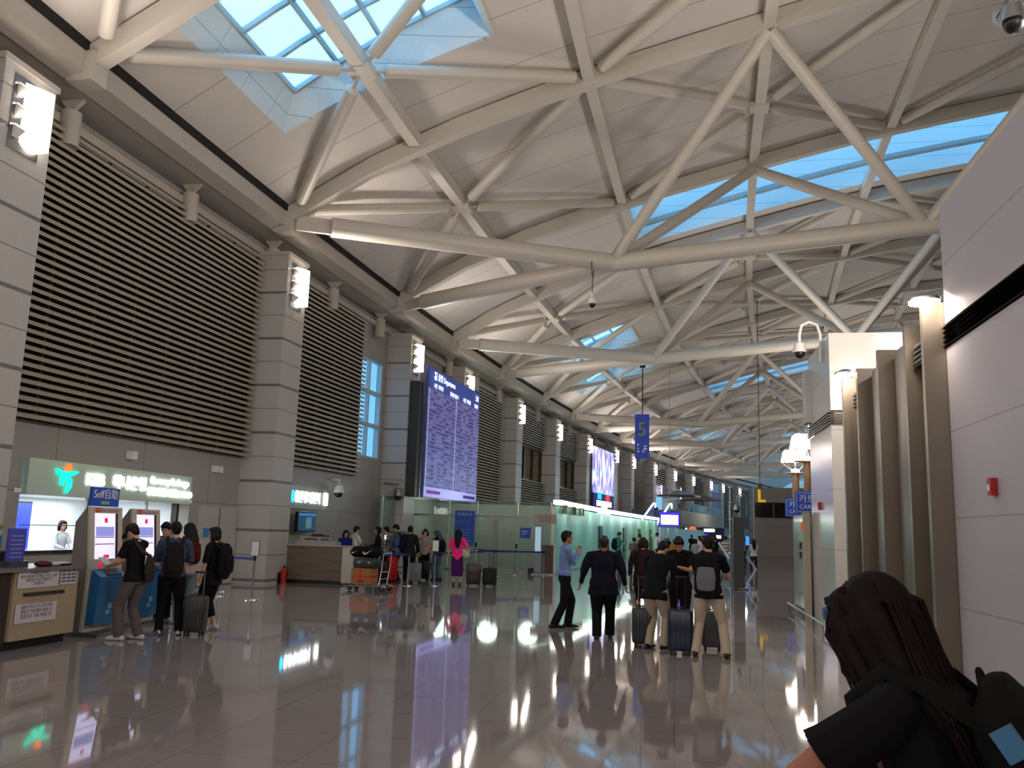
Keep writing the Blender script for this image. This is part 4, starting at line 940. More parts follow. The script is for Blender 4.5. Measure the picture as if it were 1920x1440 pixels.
# ------------------------------------------------------------------ people
MC = {}
def cloth(name, col, pat=None, col2=None, sc=1.):
    if name in MC: return MC[name]
    m = mat(name, col, .85, spec=.2)
    if pat:
        nt = m.node_tree; b = nt.nodes['Principled BSDF']; tc = nt.nodes.new('ShaderNodeTexCoord'); sp = nt.nodes.new('ShaderNodeSeparateXYZ'); nt.links.new(tc.outputs['Object'], sp.inputs[0]); s_ = sp.outputs
        if pat == 'check': f = mth(nt, 'MAXIMUM', stripe(nt, s_[0], .09, .045), stripe(nt, s_[2], .09, .045))
        elif pat == 'stripe': f = stripe(nt, s_[2], .18 * sc, .09 * sc)
        else: f = mth(nt, 'GREATER_THAN', noise(nt, tc.outputs['Object'], 7 * sc, 3), .5)
        nt.links.new(mixc(nt, f, lin(col), lin(col2)), b.inputs['Base Color'])
    MC[name] = m
    return m
def V(*a): return Vector(a)
def remesh(mb, name, m, root, vox=.014, sm=3, extra=None):
    """fuse closed overlapping volumes into one continuous surface"""
    bmesh.ops.recalc_face_normals(mb.bm, faces=mb.bm.faces)
    me = bpy.data.meshes.new(name); mb.bm.to_mesh(me); mb.bm.free()
    o = bpy.data.objects.new(name, me); C.objects.link(o)
    r = o.modifiers.new('r', 'REMESH'); r.mode = 'VOXEL'; r.voxel_size = vox; r.use_smooth_shade = True
    if sm: k = o.modifiers.new('s', 'SMOOTH'); k.factor = .5; k.iterations = sm
    me2 = bpy.data.meshes.new_from_object(o.evaluated_get(bpy.context.evaluated_depsgraph_get()))
    bpy.data.objects.remove(o); bpy.data.meshes.remove(me); me2.name = name
    me2.materials.clear(); me2.materials.append(m)
    for p in me2.polygons: p.use_smooth = True
    o = bpy.data.objects.new(name, me2); C.objects.link(o); o.parent = root
    return o
def ik(a, b, l1, l2, pole):
    d = b - a; L = min(d.length, (l1 + l2) * .995); dn = d.normalized()
    x = (l1 * l1 - l2 * l2 + L * L) / (2 * L); h = math.sqrt(max(l1 * l1 - x * x, 0))
    p = Vector(pole); p = (p - dn * p.dot(dn)).normalized()
    return a + dn * x + p * h, a + dn * L
def hand(mb, w, d, side, up, k=1., curl=.5):
    """palm, four bent fingers of unequal length and a thumb off the side of the palm"""
    d = d.normalized(); n = Vector(up); n = (n - d * n.dot(d)).normalized(); s_ = d.cross(n) * side
    pc = w + d * .045 * k
    mb.tube([w - d * .01, w + d * .03 * k, w + d * .085 * k], [(.017 * k, .026 * k), (.018 * k, .038 * k), (.013 * k, .040 * k)], 8, ref=n, round_=True)
    for i, ln in enumerate((.066, .076, .070, .055)):
        o = w + d * .082 * k + s_ * (.029 - .0195 * i) * k; l = ln * k
        a = o + (d * math.cos(curl * .5) - n * math.sin(curl * .5)) * l * .42; b = a + (d * math.cos(curl * 1.2) - n * math.sin(curl * 1.2)) * l * .33; c = b + (d * math.cos(curl * 1.9) - n * math.sin(curl * 1.9)) * l * .25
        mb.tube([o - d * .02 * k, o, a, b, c], [.0095 * k, .0095 * k, .009 * k, .0085 * k, .0075 * k], 7, round_=True)
    o = w + d * .022 * k + s_ * .03 * k; a = o + (s_ * .75 + d * .6).normalized() * .035 * k - n * .008; b = a + (s_ * .25 + d).normalized() * .03 * k - n * .012 * k
    mb.tube([o - s_ * .015 * k, o, a, b], [.012 * k, .012 * k, .0105 * k, .009 * k], 7, round_=True)

def person(label, x, y, yaw, H=1.65, group=None, skin=None, build=1., lean=0., side=0., twist=0., head=(0, 0), feet=None, arms=('down', 'down'),
           top=None, sleeve='short', toplen=.86, tuck=False, bottom=None, btype='trousers', hemr=1., shoes=None, hair='short', haircol=None, cap=None, face=True, neckcol=None, vox=.013, extra=None, bodyn='person', collar=None):
    k = H / 1.7; root = thing(bodyn, label, 'person', (x, y, 0), math.radians(yaw), group)
    skin = skin or M_skin; haircol = haircol or M_hair; bw = build
    feet = feet or ((-.11, .02), (.11, -.02))
    hipc = V(0, 0, .92); 
    if 'sit' in (extra or {}): pass
    ax = V(side, lean, 1 - .5 * lean * lean - .5 * side * side).normalized()
    def tor(t, fwd=0.):  # point t metres up the spine from the hip centre
        b = min(t / .5, 1.)
        dirn = (V(0, 0, 1) * (1 - b) + ax * b).normalized()
        return hipc + (V(0, 0, 1) * .3 + ax * .7) .normalized() * min(t, .2) + ax * max(t - .2, 0) + V(0, fwd, 0)
    shz = .50
    shc = tor(shz); tw = math.radians(twist); rx = V(math.cos(tw), math.sin(tw), 0)
    S_ = {-1: shc - rx * .175 * bw, 1: shc + rx * .175 * bw}
    neck = tor(.56); hp, hy = head
    hp = math.radians(hp); hy = math.radians(hy)
    hrot = Matrix.Rotation(hy, 3, 'Z') @ Matrix.Rotation(-hp, 3, 'X')
    hc = neck + ax * .05 + hrot @ V(0, .02, .105)
    # ---- joints
    legs = []
    for sgn, (fx, fy) in zip((-1, 1), feet):
        hip = hipc + V(sgn * .095, 0, -.03); ank = V(fx, fy, .085); kn, ank = ik(hip, ank, .43, .415, (sgn * .1, 1, 0)); legs.append((sgn, hip, kn, ank))
    UA, FA = .285, .245; ar = []
    for sgn, a in zip((-1, 1), arms):
        s0 = S_[sgn]; pole = (sgn * .4, -1, -.3)
        if a == 'down': tgt = V(sgn * (.25 * bw + .02), .04, .93) + V(ax.x * .4, ax.y * .4, 0); 
        elif a == 'phone': tgt = V(sgn * .05 - sgn * 0, .30, 1.22) + V(ax.x, ax.y, 0) * .3; pole = (sgn * .6, -.2, -1)
        elif a == 'hang': tgt = V(sgn * (.30 * bw), .08, .90) + V(ax.x * .4, ax.y * .4, 0)
        elif a == 'hips': tgt = V(sgn * .20, -.05, 1.0); pole = (sgn, -.4, 0)
        elif a == 'face': tgt = V(sgn * .10, .12, 1.50); pole = (sgn, .1, -.6)
        else: tgt = V(*a[:3]); pole = a[3] if len(a) > 3 else (sgn * .5, -.4, -1)
        el, wr = ik(s0, tgt, UA, FA, pole); ar.append((sgn, s0, el, wr))
    # ---- body, one continuous skin
    mb = MB()
    mb.tube([tor(-.06), tor(.04), tor(.16), tor(.3), tor(.42), tor(.5), tor(.55)], [(.06, .10 * bw), (.07, .12 * bw), (.065, .11 * bw), (.075, .12 * bw), (.07, .12 * bw), (.055, .10 * bw), (.04, .055)], 12, ref=(0, 1, 0), round_=True)
    mb.tube([tor(.50), neck, hc - ax * .02 - V(0, .01, 0)], [.062, .054, .056], 10, round_=True)
    R3 = hrot
    mb.ell(hc, .076, .094, .112, 16, 10, rot=R3)
    mb.ell(hc + R3 @ V(0, .030, -.058), .056, .062, .062, 12, 8, rot=R3)
    mb.tube([hc + R3 @ V(0, .083, .02), hc + R3 @ V(0, .103, -.008), hc + R3 @ V(0, .108, -.022), hc + R3 @ V(0, .088, -.032)], [.009, .012, .016, .012], 8, round_=True)
    mb.tube([hc + R3 @ V(-.025, .086, -.055), hc + R3 @ V(0, .093, -.053), hc + R3 @ V(.025, .086, -.055)], .011, 8, round_=True)
    mb.ell(hc + R3 @ V(0, .080, -.092), .024, .02, .018, 10, 6, rot=R3)
    for sg in (-1, 1):
        mb.ell(hc + R3 @ V(sg * .080, -.002, -.012), .012, .022, .034, 8, 6, rot=R3)
        mb.tube([hc + R3 @ V(sg * .018, .088, .026), hc + R3 @ V(sg * .052, .076, .026)], .010, 6, round_=True)
    for sgn, h, kn, an in legs:
        mb.tube([h, h * .5 + kn * .5, kn, kn * .6 + an * .4 + V(0, -.015, 0), an], [.07 * bw, .062 * bw, .050, .050, .036], 10, round_=True)
        mb.tube([an + V(0, -.03, -.03), an + V(sgn * .01, .06, -.045), an + V(sgn * .015, .15, -.06)], [.036, .035, .025], 8, round_=True)
    for sgn, s0, el, wr in ar:
        mb.tube([s0 * .7 + tor(.46) * .3, s0 - V(0, 0, .012), s0 * .5 + el * .5, el, el * .6 + wr * .4, wr], [.035, .040, .038 * bw, .036, .036, .025], 10, round_=True)
        hd = (wr - el).normalized(); hand(mb, wr, hd, sgn, V(-sgn * 1, .2, 0) if abs(hd.z) > .6 else V(0, 0, 1), 1., .7)
    ob = remesh(mb, 'body', skin, root, vox * .8, 2)
    parts = [ob]
    # ---- eyes and brows
    if face:
        for sg in (-1, 1):
            e = MB().ell(hc + R3 @ V(sg * .033, .083, .006), .013, .010, .0065, 10, 6, rot=R3); parts.append(e.build('eye', M_blackp, root, smooth=True))
            e = MB().tube([hc + R3 @ V(sg * .018, .096, .030), hc + R3 @ V(sg * .05, .084, .030)], .0045, 6); parts.append(e.build('eyebrow', haircol, root, smooth=True))
        e = MB().ell(hc + R3 @ V(0, .100, -.054), .021, .006, .006, 10, 6, rot=R3); parts.append(e.build('mouth', mat('lips', (.58, .33, .30)), root, smooth=True))
    # ---- hair
    mb = MB()
    mb.ell(hc + R3 @ V(0, -.016, .024), .087, .101, .108, 16, 10, rot=R3)
    mb.ell(hc + R3 @ V(0, .045, .078), .066, .055, .04, 12, 8, rot=R3)
    if hair != 'bald': 
        for sg in (-1, 1): mb.ell(hc + R3 @ V(sg * .072, -.012, .02), .02, .04, .05, 8, 6, rot=R3)
    mb.ell(hc + R3 @ V(0, -.045, -.03), .070, .055, .07, 12, 8, rot=R3)
    back = -ax
    if hair in ('bob', 'long', 'pony'):
        for sg in (-1, 1):
            a = hc + R3 @ V(sg * .074, .012, .04)
            b = hc + R3 @ V(sg * .088, -.0, -.06)
            c = hc + R3 @ V(sg * .080, -.01, -.12)
            if hair != 'pony': mb.tube([a, b, c], [.035, .042, .028], 8, round_=True)
        mb.ell(hc + R3 @ V(0, -.045, -.04), .088, .07, .09, 12, 8, rot=R3)
        if hair == 'long':
            mb.tube([hc + R3 @ V(0, -.06, -.02), neck + V(0, -.085, 0), neck + V(0, -.12, -.14) + ax * 0, neck + V(0, -.13, -.30)], [(.06, .10), (.05, .115), (.04, .10), (.02, .05)], 10, ref=(0, 1, 0), round_=True)
        if hair == 'pony':
            mb.tube([hc + R3 @ V(0, -.10, .03), hc + R3 @ V(0, -.15, -.02), hc + R3 @ V(0, -.14, -.14), hc + R3 @ V(0, -.12, -.22)], [.03, .034, .028, .01], 8, round_=True)
    parts.append(remesh(mb, 'hair', haircol, root, vox * .8, 2))
    if cap:
        mb = MB(); mb.ell(hc + R3 @ V(0, -.008, .045), .095, .109, .088, 16, 10, rot=R3); mb.tube([hc + R3 @ V(0, .06, .035), hc + R3 @ V(0, .13, .028), hc + R3 @ V(0, .185, .015)], [(.012, .082), (.010, .078), (.008, .05)], 10, ref=R3 @ V(0, 0, 1), round_=True)
        parts.append(remesh(mb, 'cap', cap, root, vox * .7, 1))
    # ---- clothes
    hz = toplen - .92
    e_ = .018 * 1.
    lo_h = .022 if hz < -.05 else .004
    mb = MB()
    hw = .175 * bw if btype != 'dress' else .19 * bw
    mb.tube([tor(hz), tor(hz + .06), tor(.10), tor(.2), tor(.32), tor(.42), tor(.49), tor(.535)],
            [(.115 + lo_h, hw + lo_h * 1.3), (.118 + lo_h, hw + lo_h), (.108, .155 * bw), (.102, .148 * bw), (.108, .160 * bw), (.104, .165 * bw), (.085, .145 * bw), (.058, .075)], 14, ref=(0, 1, 0), round_=False)
    mb.tube([S_[-1] - V(0, 0, .004), S_[-1] * .5 + tor(.525) * .5, tor(.535), S_[1] * .5 + tor(.525) * .5, S_[1] - V(0, 0, .004)], [.062, .066, .066, .066, .062], 10, round_=True)
    mb.tube([tor(max(hz, .0) ), tor(.02), tor(.1)], [(.125, .178 * bw), (.125, .178 * bw), (.11, .16 * bw)], 12, ref=(0, 1, 0))
    for sgn, s0, el, wr in ar:
        if sleeve == 'none': break
        pts = [s0 - V(sgn * .05, 0, .01), s0 + V(0, 0, -.005), s0 * .5 + el * .5]; rr = [.058, .066, .058 * bw]
        if sleeve == 'short': pts += [s0 * .25 + el * .75]; rr += [.060 * bw]
        elif sleeve == 'tee': pts += [s0 * .38 + el * .62]; rr += [.064 * bw]
        elif sleeve == 'elbow': pts += [el]; rr += [.060]
        else: pts += [el, el * .5 + wr * .5, wr * .97 + el * .03]; rr += [.052 * bw, .046, .042]
        mb.tube(pts, rr, 10, round_=False)
    st = remesh(mb, 'shirt' if sleeve != 'coat' else 'jacket', top, root, vox, 3); parts.append(st)
    if collar:
        mb = MB(); mb.tube([neck + V(.058 * math.cos(a), .058 * math.sin(a) - .0, .0 + .012 * math.sin(a)) for a in [q * PI / 6 for q in range(13)]], .016, 6); parts.append(mb.build('collar', collar, root, smooth=True))
    mb = MB()
    if btype in ('trousers', 'shorts', 'cropped'):
        mb.tube([tor(-.10), tor(-.04), tor(.04), tor(.10)], [(.09, .13 * bw), (.112, .165 * bw), (.112, .165 * bw), (.10, .152 * bw)], 14, ref=(0, 1, 0), round_=False)
        for sgn, h, kn, an in legs:
            if btype == 'shorts': pts = [h + V(0, 0, .03), h * .5 + kn * .5, kn * .9 + h * .1]; rr = [.105 * bw, .098 * bw, .088]
            elif btype == 'cropped': q = kn * .35 + an * .65; pts = [h + V(0, 0, .03), h * .5 + kn * .5, kn, q]; rr = [.105 * bw, .095, .078 * hemr, .066 * hemr]
            else: q = an + V(0, -.005, -.03); pts = [h + V(0, 0, .03), h * .5 + kn * .5, kn, kn * .5 + an * .5, q]; rr = [.105 * bw, .09 * bw, .072 * hemr, .068 * hemr, .066 * hemr]
            mb.tube(pts, rr, 12, round_=False)
        parts.append(remesh(mb, 'trousers' if btype != 'shorts' else 'shorts', bottom, root, vox, 3))
    elif btype == 'skirt':
        c = (legs[0][3] + legs[1][3]) / 2
        mb.tube([tor(.12), tor(0), V(0, 0, .7), V(c.x, c.y, .45), V(c.x, c.y, .30)], [(.105, .15), (.12, .175), (.13, .19), (.13, .19), (.12, .18)], 16, ref=(0, 1, 0)); parts.append(remesh(mb, 'skirt', bottom, root, vox, 3))
    for sgn, h, kn, an in legs:
        mb = MB(); f = an; z = f.z - .085
        mb.tube([V(f.x, f.y - .075, z + .04), V(f.x, f.y - .03, z + .05), V(f.x + sgn * .008, f.y + .06, z + .042), V(f.x + sgn * .015, f.y + .15, z + .032), V(f.x + sgn * .015, f.y + .185, z + .028)], [(.038, .035), (.048, .040), (.040, .044), (.032, .046), (.02, .035)], 10, ref=(0, 0, 1), round_=True)
        mb.tube([V(f.x, f.y - .02, z + .05), V(f.x, f.y - .015, z + .10)], [.042, .042], 10)
        parts.append(remesh(mb, 'shoe', shoes or M_blackp, root, vox * .8, 1))
    for p in parts: p.scale = (k, k, k)
    return dict(root=root, k=k, tor=tor, S=S_, ar=ar, hc=hc, R3=R3, neck=neck, ax=ax, legs=legs)
def held(p, nm, label, cat, build_fn, group=None):
    """a thing carried by a person: own top-level object in the carrier's place"""
    r = p['root']; o = thing(nm, label, cat, r.location, r.rotation_euler.z, group); 
    for q in build_fn(o): q.scale = (p['k'],) * 3
    return o
def backpack(p, label, m, m2=None, w=.15, h=.46, d=.15, zoff=0., pocket=True):
    def f(o):
        c = p['tor'](.27 + zoff) - V(0, .11 + d / 2 + .02, 0); ax = p['ax']; out = []
        mb = MB(); mb.tube([c - ax * h * .5, c - ax * h * .40, c, c + ax * h * .38, c + ax * h * .5], [(d * .40, w * .8), (d * .56, w), (d * .60, w * 1.02), (d * .48, w * .92), (d * .22, w * .6)], 14, ref=(0, 1, 0), round_=True)
        out.append(remesh(mb, 'pack_body', m, o, .014, 3))
        if pocket:
            mb = MB(); cc = c - V(0, d * .50, 0); mb.tube([cc - ax * h * .36, cc - ax * h * .1, cc + ax * h * .16], [(.03, w * .72), (.045, w * .8), (.02, w * .7)], 12, ref=(0, 1, 0), round_=True); out.append(remesh(mb, 'front_pocket', m2 or m, o, .014, 2))
        for sg in (-1, 1):
            s0 = p['S'][sg]; s1 = s0 * .62 + p['neck'] * .38
            mb = MB(); t = p['tor']
            mb.tube([c + ax * h * .36 + V(sg * w * .55, d * .3, 0), s1 + V(0, -.07, .045), s1 + V(0, .02, .07), s1 + V(0, .10, -.01), t(.32) + V(sg * .12, .125, 0), t(.14) + V(sg * .155, .06, 0), c - ax * h * .3 + V(sg * w * .8, d * .35, 0)], [(.008, .026)] * 7, 8, ref=(0, 1, .3))
            out.append(mb.build('shoulder_strap', m, o, smooth=True))
        mb = MB(); mb.tube([c + ax * h * .47 + V(-.04, .03, 0), c + ax * (h * .47 + .05) + V(0, .03, 0), c + ax * h * .47 + V(.04, .03, 0)], .009, 6); out.append(mb.build('carry_loop', m, o, smooth=True))
        return out
    return held(p, 'backpack', label, 'backpack', f)
def suitcase(label, x, y, yaw, m, w=.36, h=.52, d=.24, handle=.42, hm=None, group=None, rib=True):
    t = thing('suitcase', label, 'suitcase', (x, y, 0), math.radians(yaw), group)
    mb = MB(); mb.rbox(-w / 2, w / 2, -d / 2, d / 2, .055, .055 + h, .045, 4); mb.build('shell', m, t, smooth=True)
    if rib:
        n = 5; mb = MB()
        for i in range(n):
            a = -w / 2 + .05 + (w - .1) * i / (n - 1); mb.rbox(a - .016, a + .016, -d / 2 - .006, d / 2 + .006, .10, h + .0, .006, 2)
        mb.build('ribs', m, t, smooth=True)
    MB().box(-w / 2 - .002, w / 2 + .002, -.006, .006, .08, h + .03).build('zip_seam', M_blackp, t)
    for sx in (-1, 1):
        for sy in (-1, 1):
            wh = MB().box(sx * (w / 2 - .05) - .018, sx * (w / 2 - .05) + .018, sy * (d / 2 - .045) - .018, sy * (d / 2 - .045) + .018, .035, .065).build('wheel_mount', M_blackp, t)
            MB().cyl((sx * (w / 2 - .05) - .014, sy * (d / 2 - .045), .025), (sx * (w / 2 - .05) + .014, sy * (d / 2 - .045), .025), .025, 10).build('wheel', M_blackp, wh)
    if handle:
        mb = MB()
        for sx in (-1, 1): mb.cyl((sx * .06, d / 2 - .035, .05 + h), (sx * .06, d / 2 - .035, .05 + h + handle), .009, 8)
        hd = mb.build('telescopic_rods', hm or M_alu, t, smooth=True); mb = MB(); mb.tube([(-.075, d / 2 - .035, .05 + h + handle), (.075, d / 2 - .035, .05 + h + handle)], .015, 8, round_=True); mb.build('grip', M_blackp, t, smooth=True)
    mb = MB(); mb.tube([(-.07, 0, .05 + h), (-.05, 0, .08 + h), (.05, 0, .08 + h), (.07, 0, .05 + h)], .009, 6); mb.build('carry_handle', M_blackp, t, smooth=True)
    return t
BLK = cloth('black cotton', (.06, .058, .065)); NVY = cloth('dark navy cloth', (.07, .075, .14)); DNM = cloth('faded denim', (.24, .27, .36)); GRY = cloth('grey trousers', (.36, .33, .33)); KHK = cloth('khaki cotton', (.70, .63, .54))
WHT = cloth('white cotton', (.78, .76, .75)); LBL = cloth('light blue shirt', (.44, .53, .72)); MAR = cloth('dark maroon print', (.18, .07, .08), 'noise', (.09, .05, .06)); PNK = cloth('hot pink shawl', (.98, .20, .52)); PUR = cloth('purple skirt', (.30, .09, .36))
CHK = cloth('checked shirt', (.12, .12, .13), 'check', (.62, .6, .58)); STR = cloth('banded shirt', (.80, .78, .76), 'stripe', (.55, .42, .35)); TEA = cloth('teal tee', (.16, .50, .46)); JEAN = cloth('blue jeans', (.32, .42, .50)); RBL = cloth('royal blue top', (.10, .12, .42)); GRYT = cloth('pale grey tee', (.56, .57, .57))
M_shoew = mat('white trainer', (.82, .80, .78), .5); M_shoeb = mat('black shoe', (.06, .055, .055), .35); M_shoen = mat('brown shoe', (.16, .09, .07), .4)

# group at the kiosks
p = person('man in a black cap and black T-shirt using the nearer ticket kiosk', -7.56, 11.60, 84, 1.60, lean=.08, head=(38, 0), feet=((-.12, .10), (.13, -.06)), arms=((-.12, .36, 1.10), (.02, .40, 1.10)), top=BLK, bottom=GRY, shoes=M_shoew, cap=mat('black cap', (.06, .06, .065), .7), build=1.1, collar=M_white, hemr=1.1, vox=.011)
o = p
def papers(o):
    mb = MB(); mb.hexa([(-.12, .44, 1.08), (.06, .46, 1.08), (.08, .64, 1.19), (-.10, .62, 1.19), (-.12, .44, 1.092), (.06, .46, 1.092), (.08, .64, 1.202), (-.10, .62, 1.202)]); return [mb.build('sheet', M_white, o)]
held(p, 'paper_sheets', 'white sheets held by the man in a cap at the kiosk', 'paper', papers)
def sling(o):
    t = p['tor']; out = []
    mb = MB(); c = t(.12) + V(.10, -.19, 0); mb.tube([c - V(0, 0, .17), c - V(0, 0, .05), c + V(-.02, 0, .08), c + V(-.05, 0, .22)], [(.03, .08), (.05, .12), (.05, .10), (.02, .04)], 12, ref=(0, 1, 0), round_=True); out.append(remesh(mb, 'bag_body', cloth('grey brown nylon', (.20, .18, .17)), o, .012, 2))
    mb = MB(); mb.tube([c + V(-.05, 0, .2), t(.45) + V(-.08, -.13, 0), p['S'][-1] * .5 + p['neck'] * .5 + V(0, -.02, .06), t(.40) + V(-.05, .14, 0), t(.1) + V(.17, .05, 0), c + V(.08, .03, -.05)], [(.006, .025)] * 6, 8, ref=(0, 1, .2)); out.append(mb.build('strap', cloth('grey brown nylon', (.20, .18, .17)), o, smooth=True))
    return out
held(p, 'sling_bag', 'grey brown sling bag on the back of the man in a cap', 'bag', sling)
p = person('man in a faded denim shirt and black trousers seen from behind, beside the kiosks', -7.40, 12.3, 32, 1.62, lean=.04, head=(12, 10), feet=((-.13, .02), (.16, .06)), arms=((-.16, .30, 1.15), (.16, .30, 1.15)), top=DNM, sleeve='long', toplen=.88, bottom=BLK, shoes=cloth('black and white trainer', (.1, .1, .1), 'noise', (.8, .8, .8), 2), build=1.12, face=False, vox=.011)
backpack(p, 'dark brown rucksack on the man in the denim shirt', cloth('dark brown nylon', (.115, .095, .09)), None, .15, .48, .14, -.02)
person('man in a pale grey tee bending forward with lowered face at the second kiosk', -8.58, 14.0, 205, 1.62, lean=.16, head=(25, -20), arms=('phone', 'phone'), top=GRYT, bottom=BLK, shoes=M_shoeb, feet=((-.1, 0), (.12, .05)), vox=.011)
p = person('long haired woman in a pale tee among the kiosk group', -8.0, 13.75, 60, 1.60, head=(12, 10), hair='long', arms=((-.1, .33, 1.10), (.08, .33, 1.10)), top=cloth('pale pink tee', (.72, .62, .60)), bottom=cloth('pale washed jeans', (.45, .52, .54)), btype='trousers', shoes=M_shoew, vox=.012)
backpack(p, 'small dark red backpack on the long haired woman', cloth('dark red nylon', (.30, .06, .05)), None, .12, .34, .10, .05)
p = person('woman with bobbed black hair and black cropped trousers beside the kiosks', -7.18, 13.1, 88, 1.55, hair='bob', head=(4, 8), arms=((-.23, .10, .86), (.22, .04, .88)), top=BLK, sleeve='elbow', toplen=.76, bottom=BLK, btype='cropped', shoes=M_shoew, build=1.08, feet=((-.1, .05), (.1, -.03)), vox=.011)
backpack(p, 'big black backpack on the woman with bobbed hair', cloth('matt black nylon', (.05, .05, .055)), None, .17, .52, .17, .0)
suitcase('charcoal suitcase between the denim shirt man and the bob haired woman', -7.05, 12.45, 12, mat('charcoal shell', (.17, .17, .165), .4), .32, .53, .24, .34)
# clerk
person('clerk with bobbed dark hair in a white and dark uniform inside the booth', -13.25, 17.42, -105, 1.56, hair='bob', haircol=M_hairb, head=(5, 0), arms=((-.12, .33, 1.08), (.12, .33, 1.08)), top=cloth('white and navy uniform', (.80, .82, .84)), sleeve='long', bottom=BLK, shoes=M_shoeb)
# reception desk group
person('woman in a royal blue top behind the reception desk', -9.75, 25.5, 200, 1.50, hair='bob', arms=((-.1, .35, 1.1), (.1, .35, 1.1)), top=RBL, bottom=BLK, head=(15, 15))
person('young man in a white shirt and tie at the end of the reception desk', -9.5, 25.65, -40, 1.62, arms=((-.1, .38, 1.12), (.15, .35, 1.1)), top=WHT, sleeve='short', bottom=BLK, head=(10, 0))
person('dark haired person in a black top seen from behind at the desk', -9.12, 26.7, 110, 1.62, hair='bob', arms=((-.1, .3, 1.1), (.1, .3, 1.1)), top=BLK, sleeve='long', bottom=BLK, face=False)
person('man in a black and white checked shirt at the desk', -8.98, 27.15, 75, 1.64, top=CHK, sleeve='long', toplen=.80, bottom=BLK, head=(15, 0), face=True)
p = person('tall man in a grey blue shirt looking at a bright phone', -8.55, 26.9, 85, 1.73, top=cloth('grey blue shirt', (.30, .34, .46)), sleeve='long', bottom=cloth('dark olive trousers', (.14, .13, .12)), head=(28, 0), arms=((-.02, .32, 1.26), (.05, .25, 1.2)))
backpack(p, 'navy rucksack on the tall man with the phone', NVY, None, .16, .48, .15)
def phone(o): return [MB().rbox(-.03, .03, .40, .41, 1.25, 1.40, .004).build('case', M_blackp, o), MB().box(-.034, -.03, .38, .42, 1.26, 1.39).build('screen', mat('lit phone screen', (.85, .9, 1), emit=4), o)]
held(p, 'mobile_phone', 'bright lit phone held by the tall man', 'phone', phone)
person('short dark haired person hidden behind the tall man with the phone', -8.35, 27.6, 30, 1.58, top=NVY, sleeve='long', bottom=BLK, face=False)
p = person('man in a dark grey jacket standing by the silver suitcase', -8.15, 26.9, 10, 1.68, top=cloth('dark grey jacket', (.11, .115, .12)), sleeve='long', toplen=.78, bottom=BLK, face=False, build=1.1)
suitcase('silver grey suitcase at the feet of the man in the dark jacket', -7.85, 26.6, 5, mat('silver shell', (.42, .45, .48), .35), .38, .55, .25, 0)
suitcase('tall red suitcase in the reception queue', -8.55, 26.5, 75, mat('red shell', (.70, .08, .06), .4), .40, .72, .18, 0)
suitcase('teal blue suitcase half hidden behind the luggage trolley', -9.0, 25.5, 20, mat('teal shell', (.12, .22, .28), .4), .34, .6, .22, .3)
suitcase('low black suitcase left of the tall red one', -8.8, 26.3, 0, mat('black shell', (.06, .06, .065), .4), .36, .58, .24, 0)
p = person('young woman with long dark hair raising a hand to her head', -8.05, 28.3, 190, 1.60, hair='long', haircol=M_hairb, top=cloth('cream blouse', (.62, .57, .53)), bottom=BLK, btype='shorts', arms=((-.12, .28, 1.1), 'face'), head=(15, 0), shoes=M_shoew)
def tote(col, dx=.0, z=.66, nm='bag', s=1.):
    def f(o):
        mb = MB(); mb.rbox(dx - .15 * s, dx + .15 * s, -.06, .06, z, z + .32 * s, .03, 3); a = mb.build('bag_body', col, o, smooth=True)
        mb = MB(); mb.tube([(dx - .08, 0, z + .30 * s), (dx - .06, 0, z + .55 * s), (dx + .06, 0, z + .55 * s), (dx + .08, 0, z + .30 * s)], .008, 6); b = mb.build('bag_handle', col, o, smooth=True); return [a, b]
    return f
held(p, 'shopping_bag', 'pale grey paper bag beside the woman raising her hand', 'bag', tote(mat('pale grey paper', (.55, .57, .60)), .33, .78))
p = person('young woman with dyed teal hair, black top and wide jeans', -7.62, 28.4, 60, 1.58, hair='long', haircol=mat('teal hair', (.17, .25, .29), .5), top=BLK, bottom=JEAN, hemr=1.35, head=(25, 20), face=True)
backpack(p, 'black rucksack on the teal haired woman', BLK, None, .15, .42, .13)
suitcase('dark suitcase between the two young women', -7.95, 28.0, 0, mat('black shell', (.06, .06, .065), .4), .34, .56, .22, .0)
# woman in pink
p = person('woman in a hot pink shawl and long purple skirt seen from behind', -6.42, 26.2, 10, 1.62, hair='long', top=PNK, sleeve='elbow', toplen=.98, bottom=PUR, btype='skirt', arms=('hang', (.30, .02, 1.0)), shoes=M_shoeb, face=False, feet=((-.09, 0), (.1, 0)), build=1.05, vox=.012)
mb = MB(); mb.rings([[p['tor'](.05) + V(-.19, -.06, 0), p['tor'](.05) + V(.19, -.06, 0), p['tor'](.05) + V(.19, -.13, 0), p['tor'](.05) + V(-.19, -.13, 0)], [V(-.02, -.07, .80), V(.02, -.07, .80), V(.02, -.15, .80), V(-.02, -.15, .80)]]); q = mb.build('shawl_point', PNK, p['root'], smooth=False); q.scale = (p['k'],) * 3
held(p, 'shoulder_bag', 'cream shoulder bag of the woman in pink', 'bag', tote(mat('cream canvas', (.72, .70, .64)), .27, .88, s=.8))
suitcase('dark purple ribbed suitcase beside the woman in pink', -5.92, 26.3, 8, mat('plum shell', (.17, .07, .13), .3), .42, .62, .26, .42, M_chrome)
suitcase('black soft suitcase right of the purple one', -5.45, 26.4, -5, mat('black fabric shell', (.05, .05, .052), .7), .40, .50, .26, .48, M_blackp, rib=False)

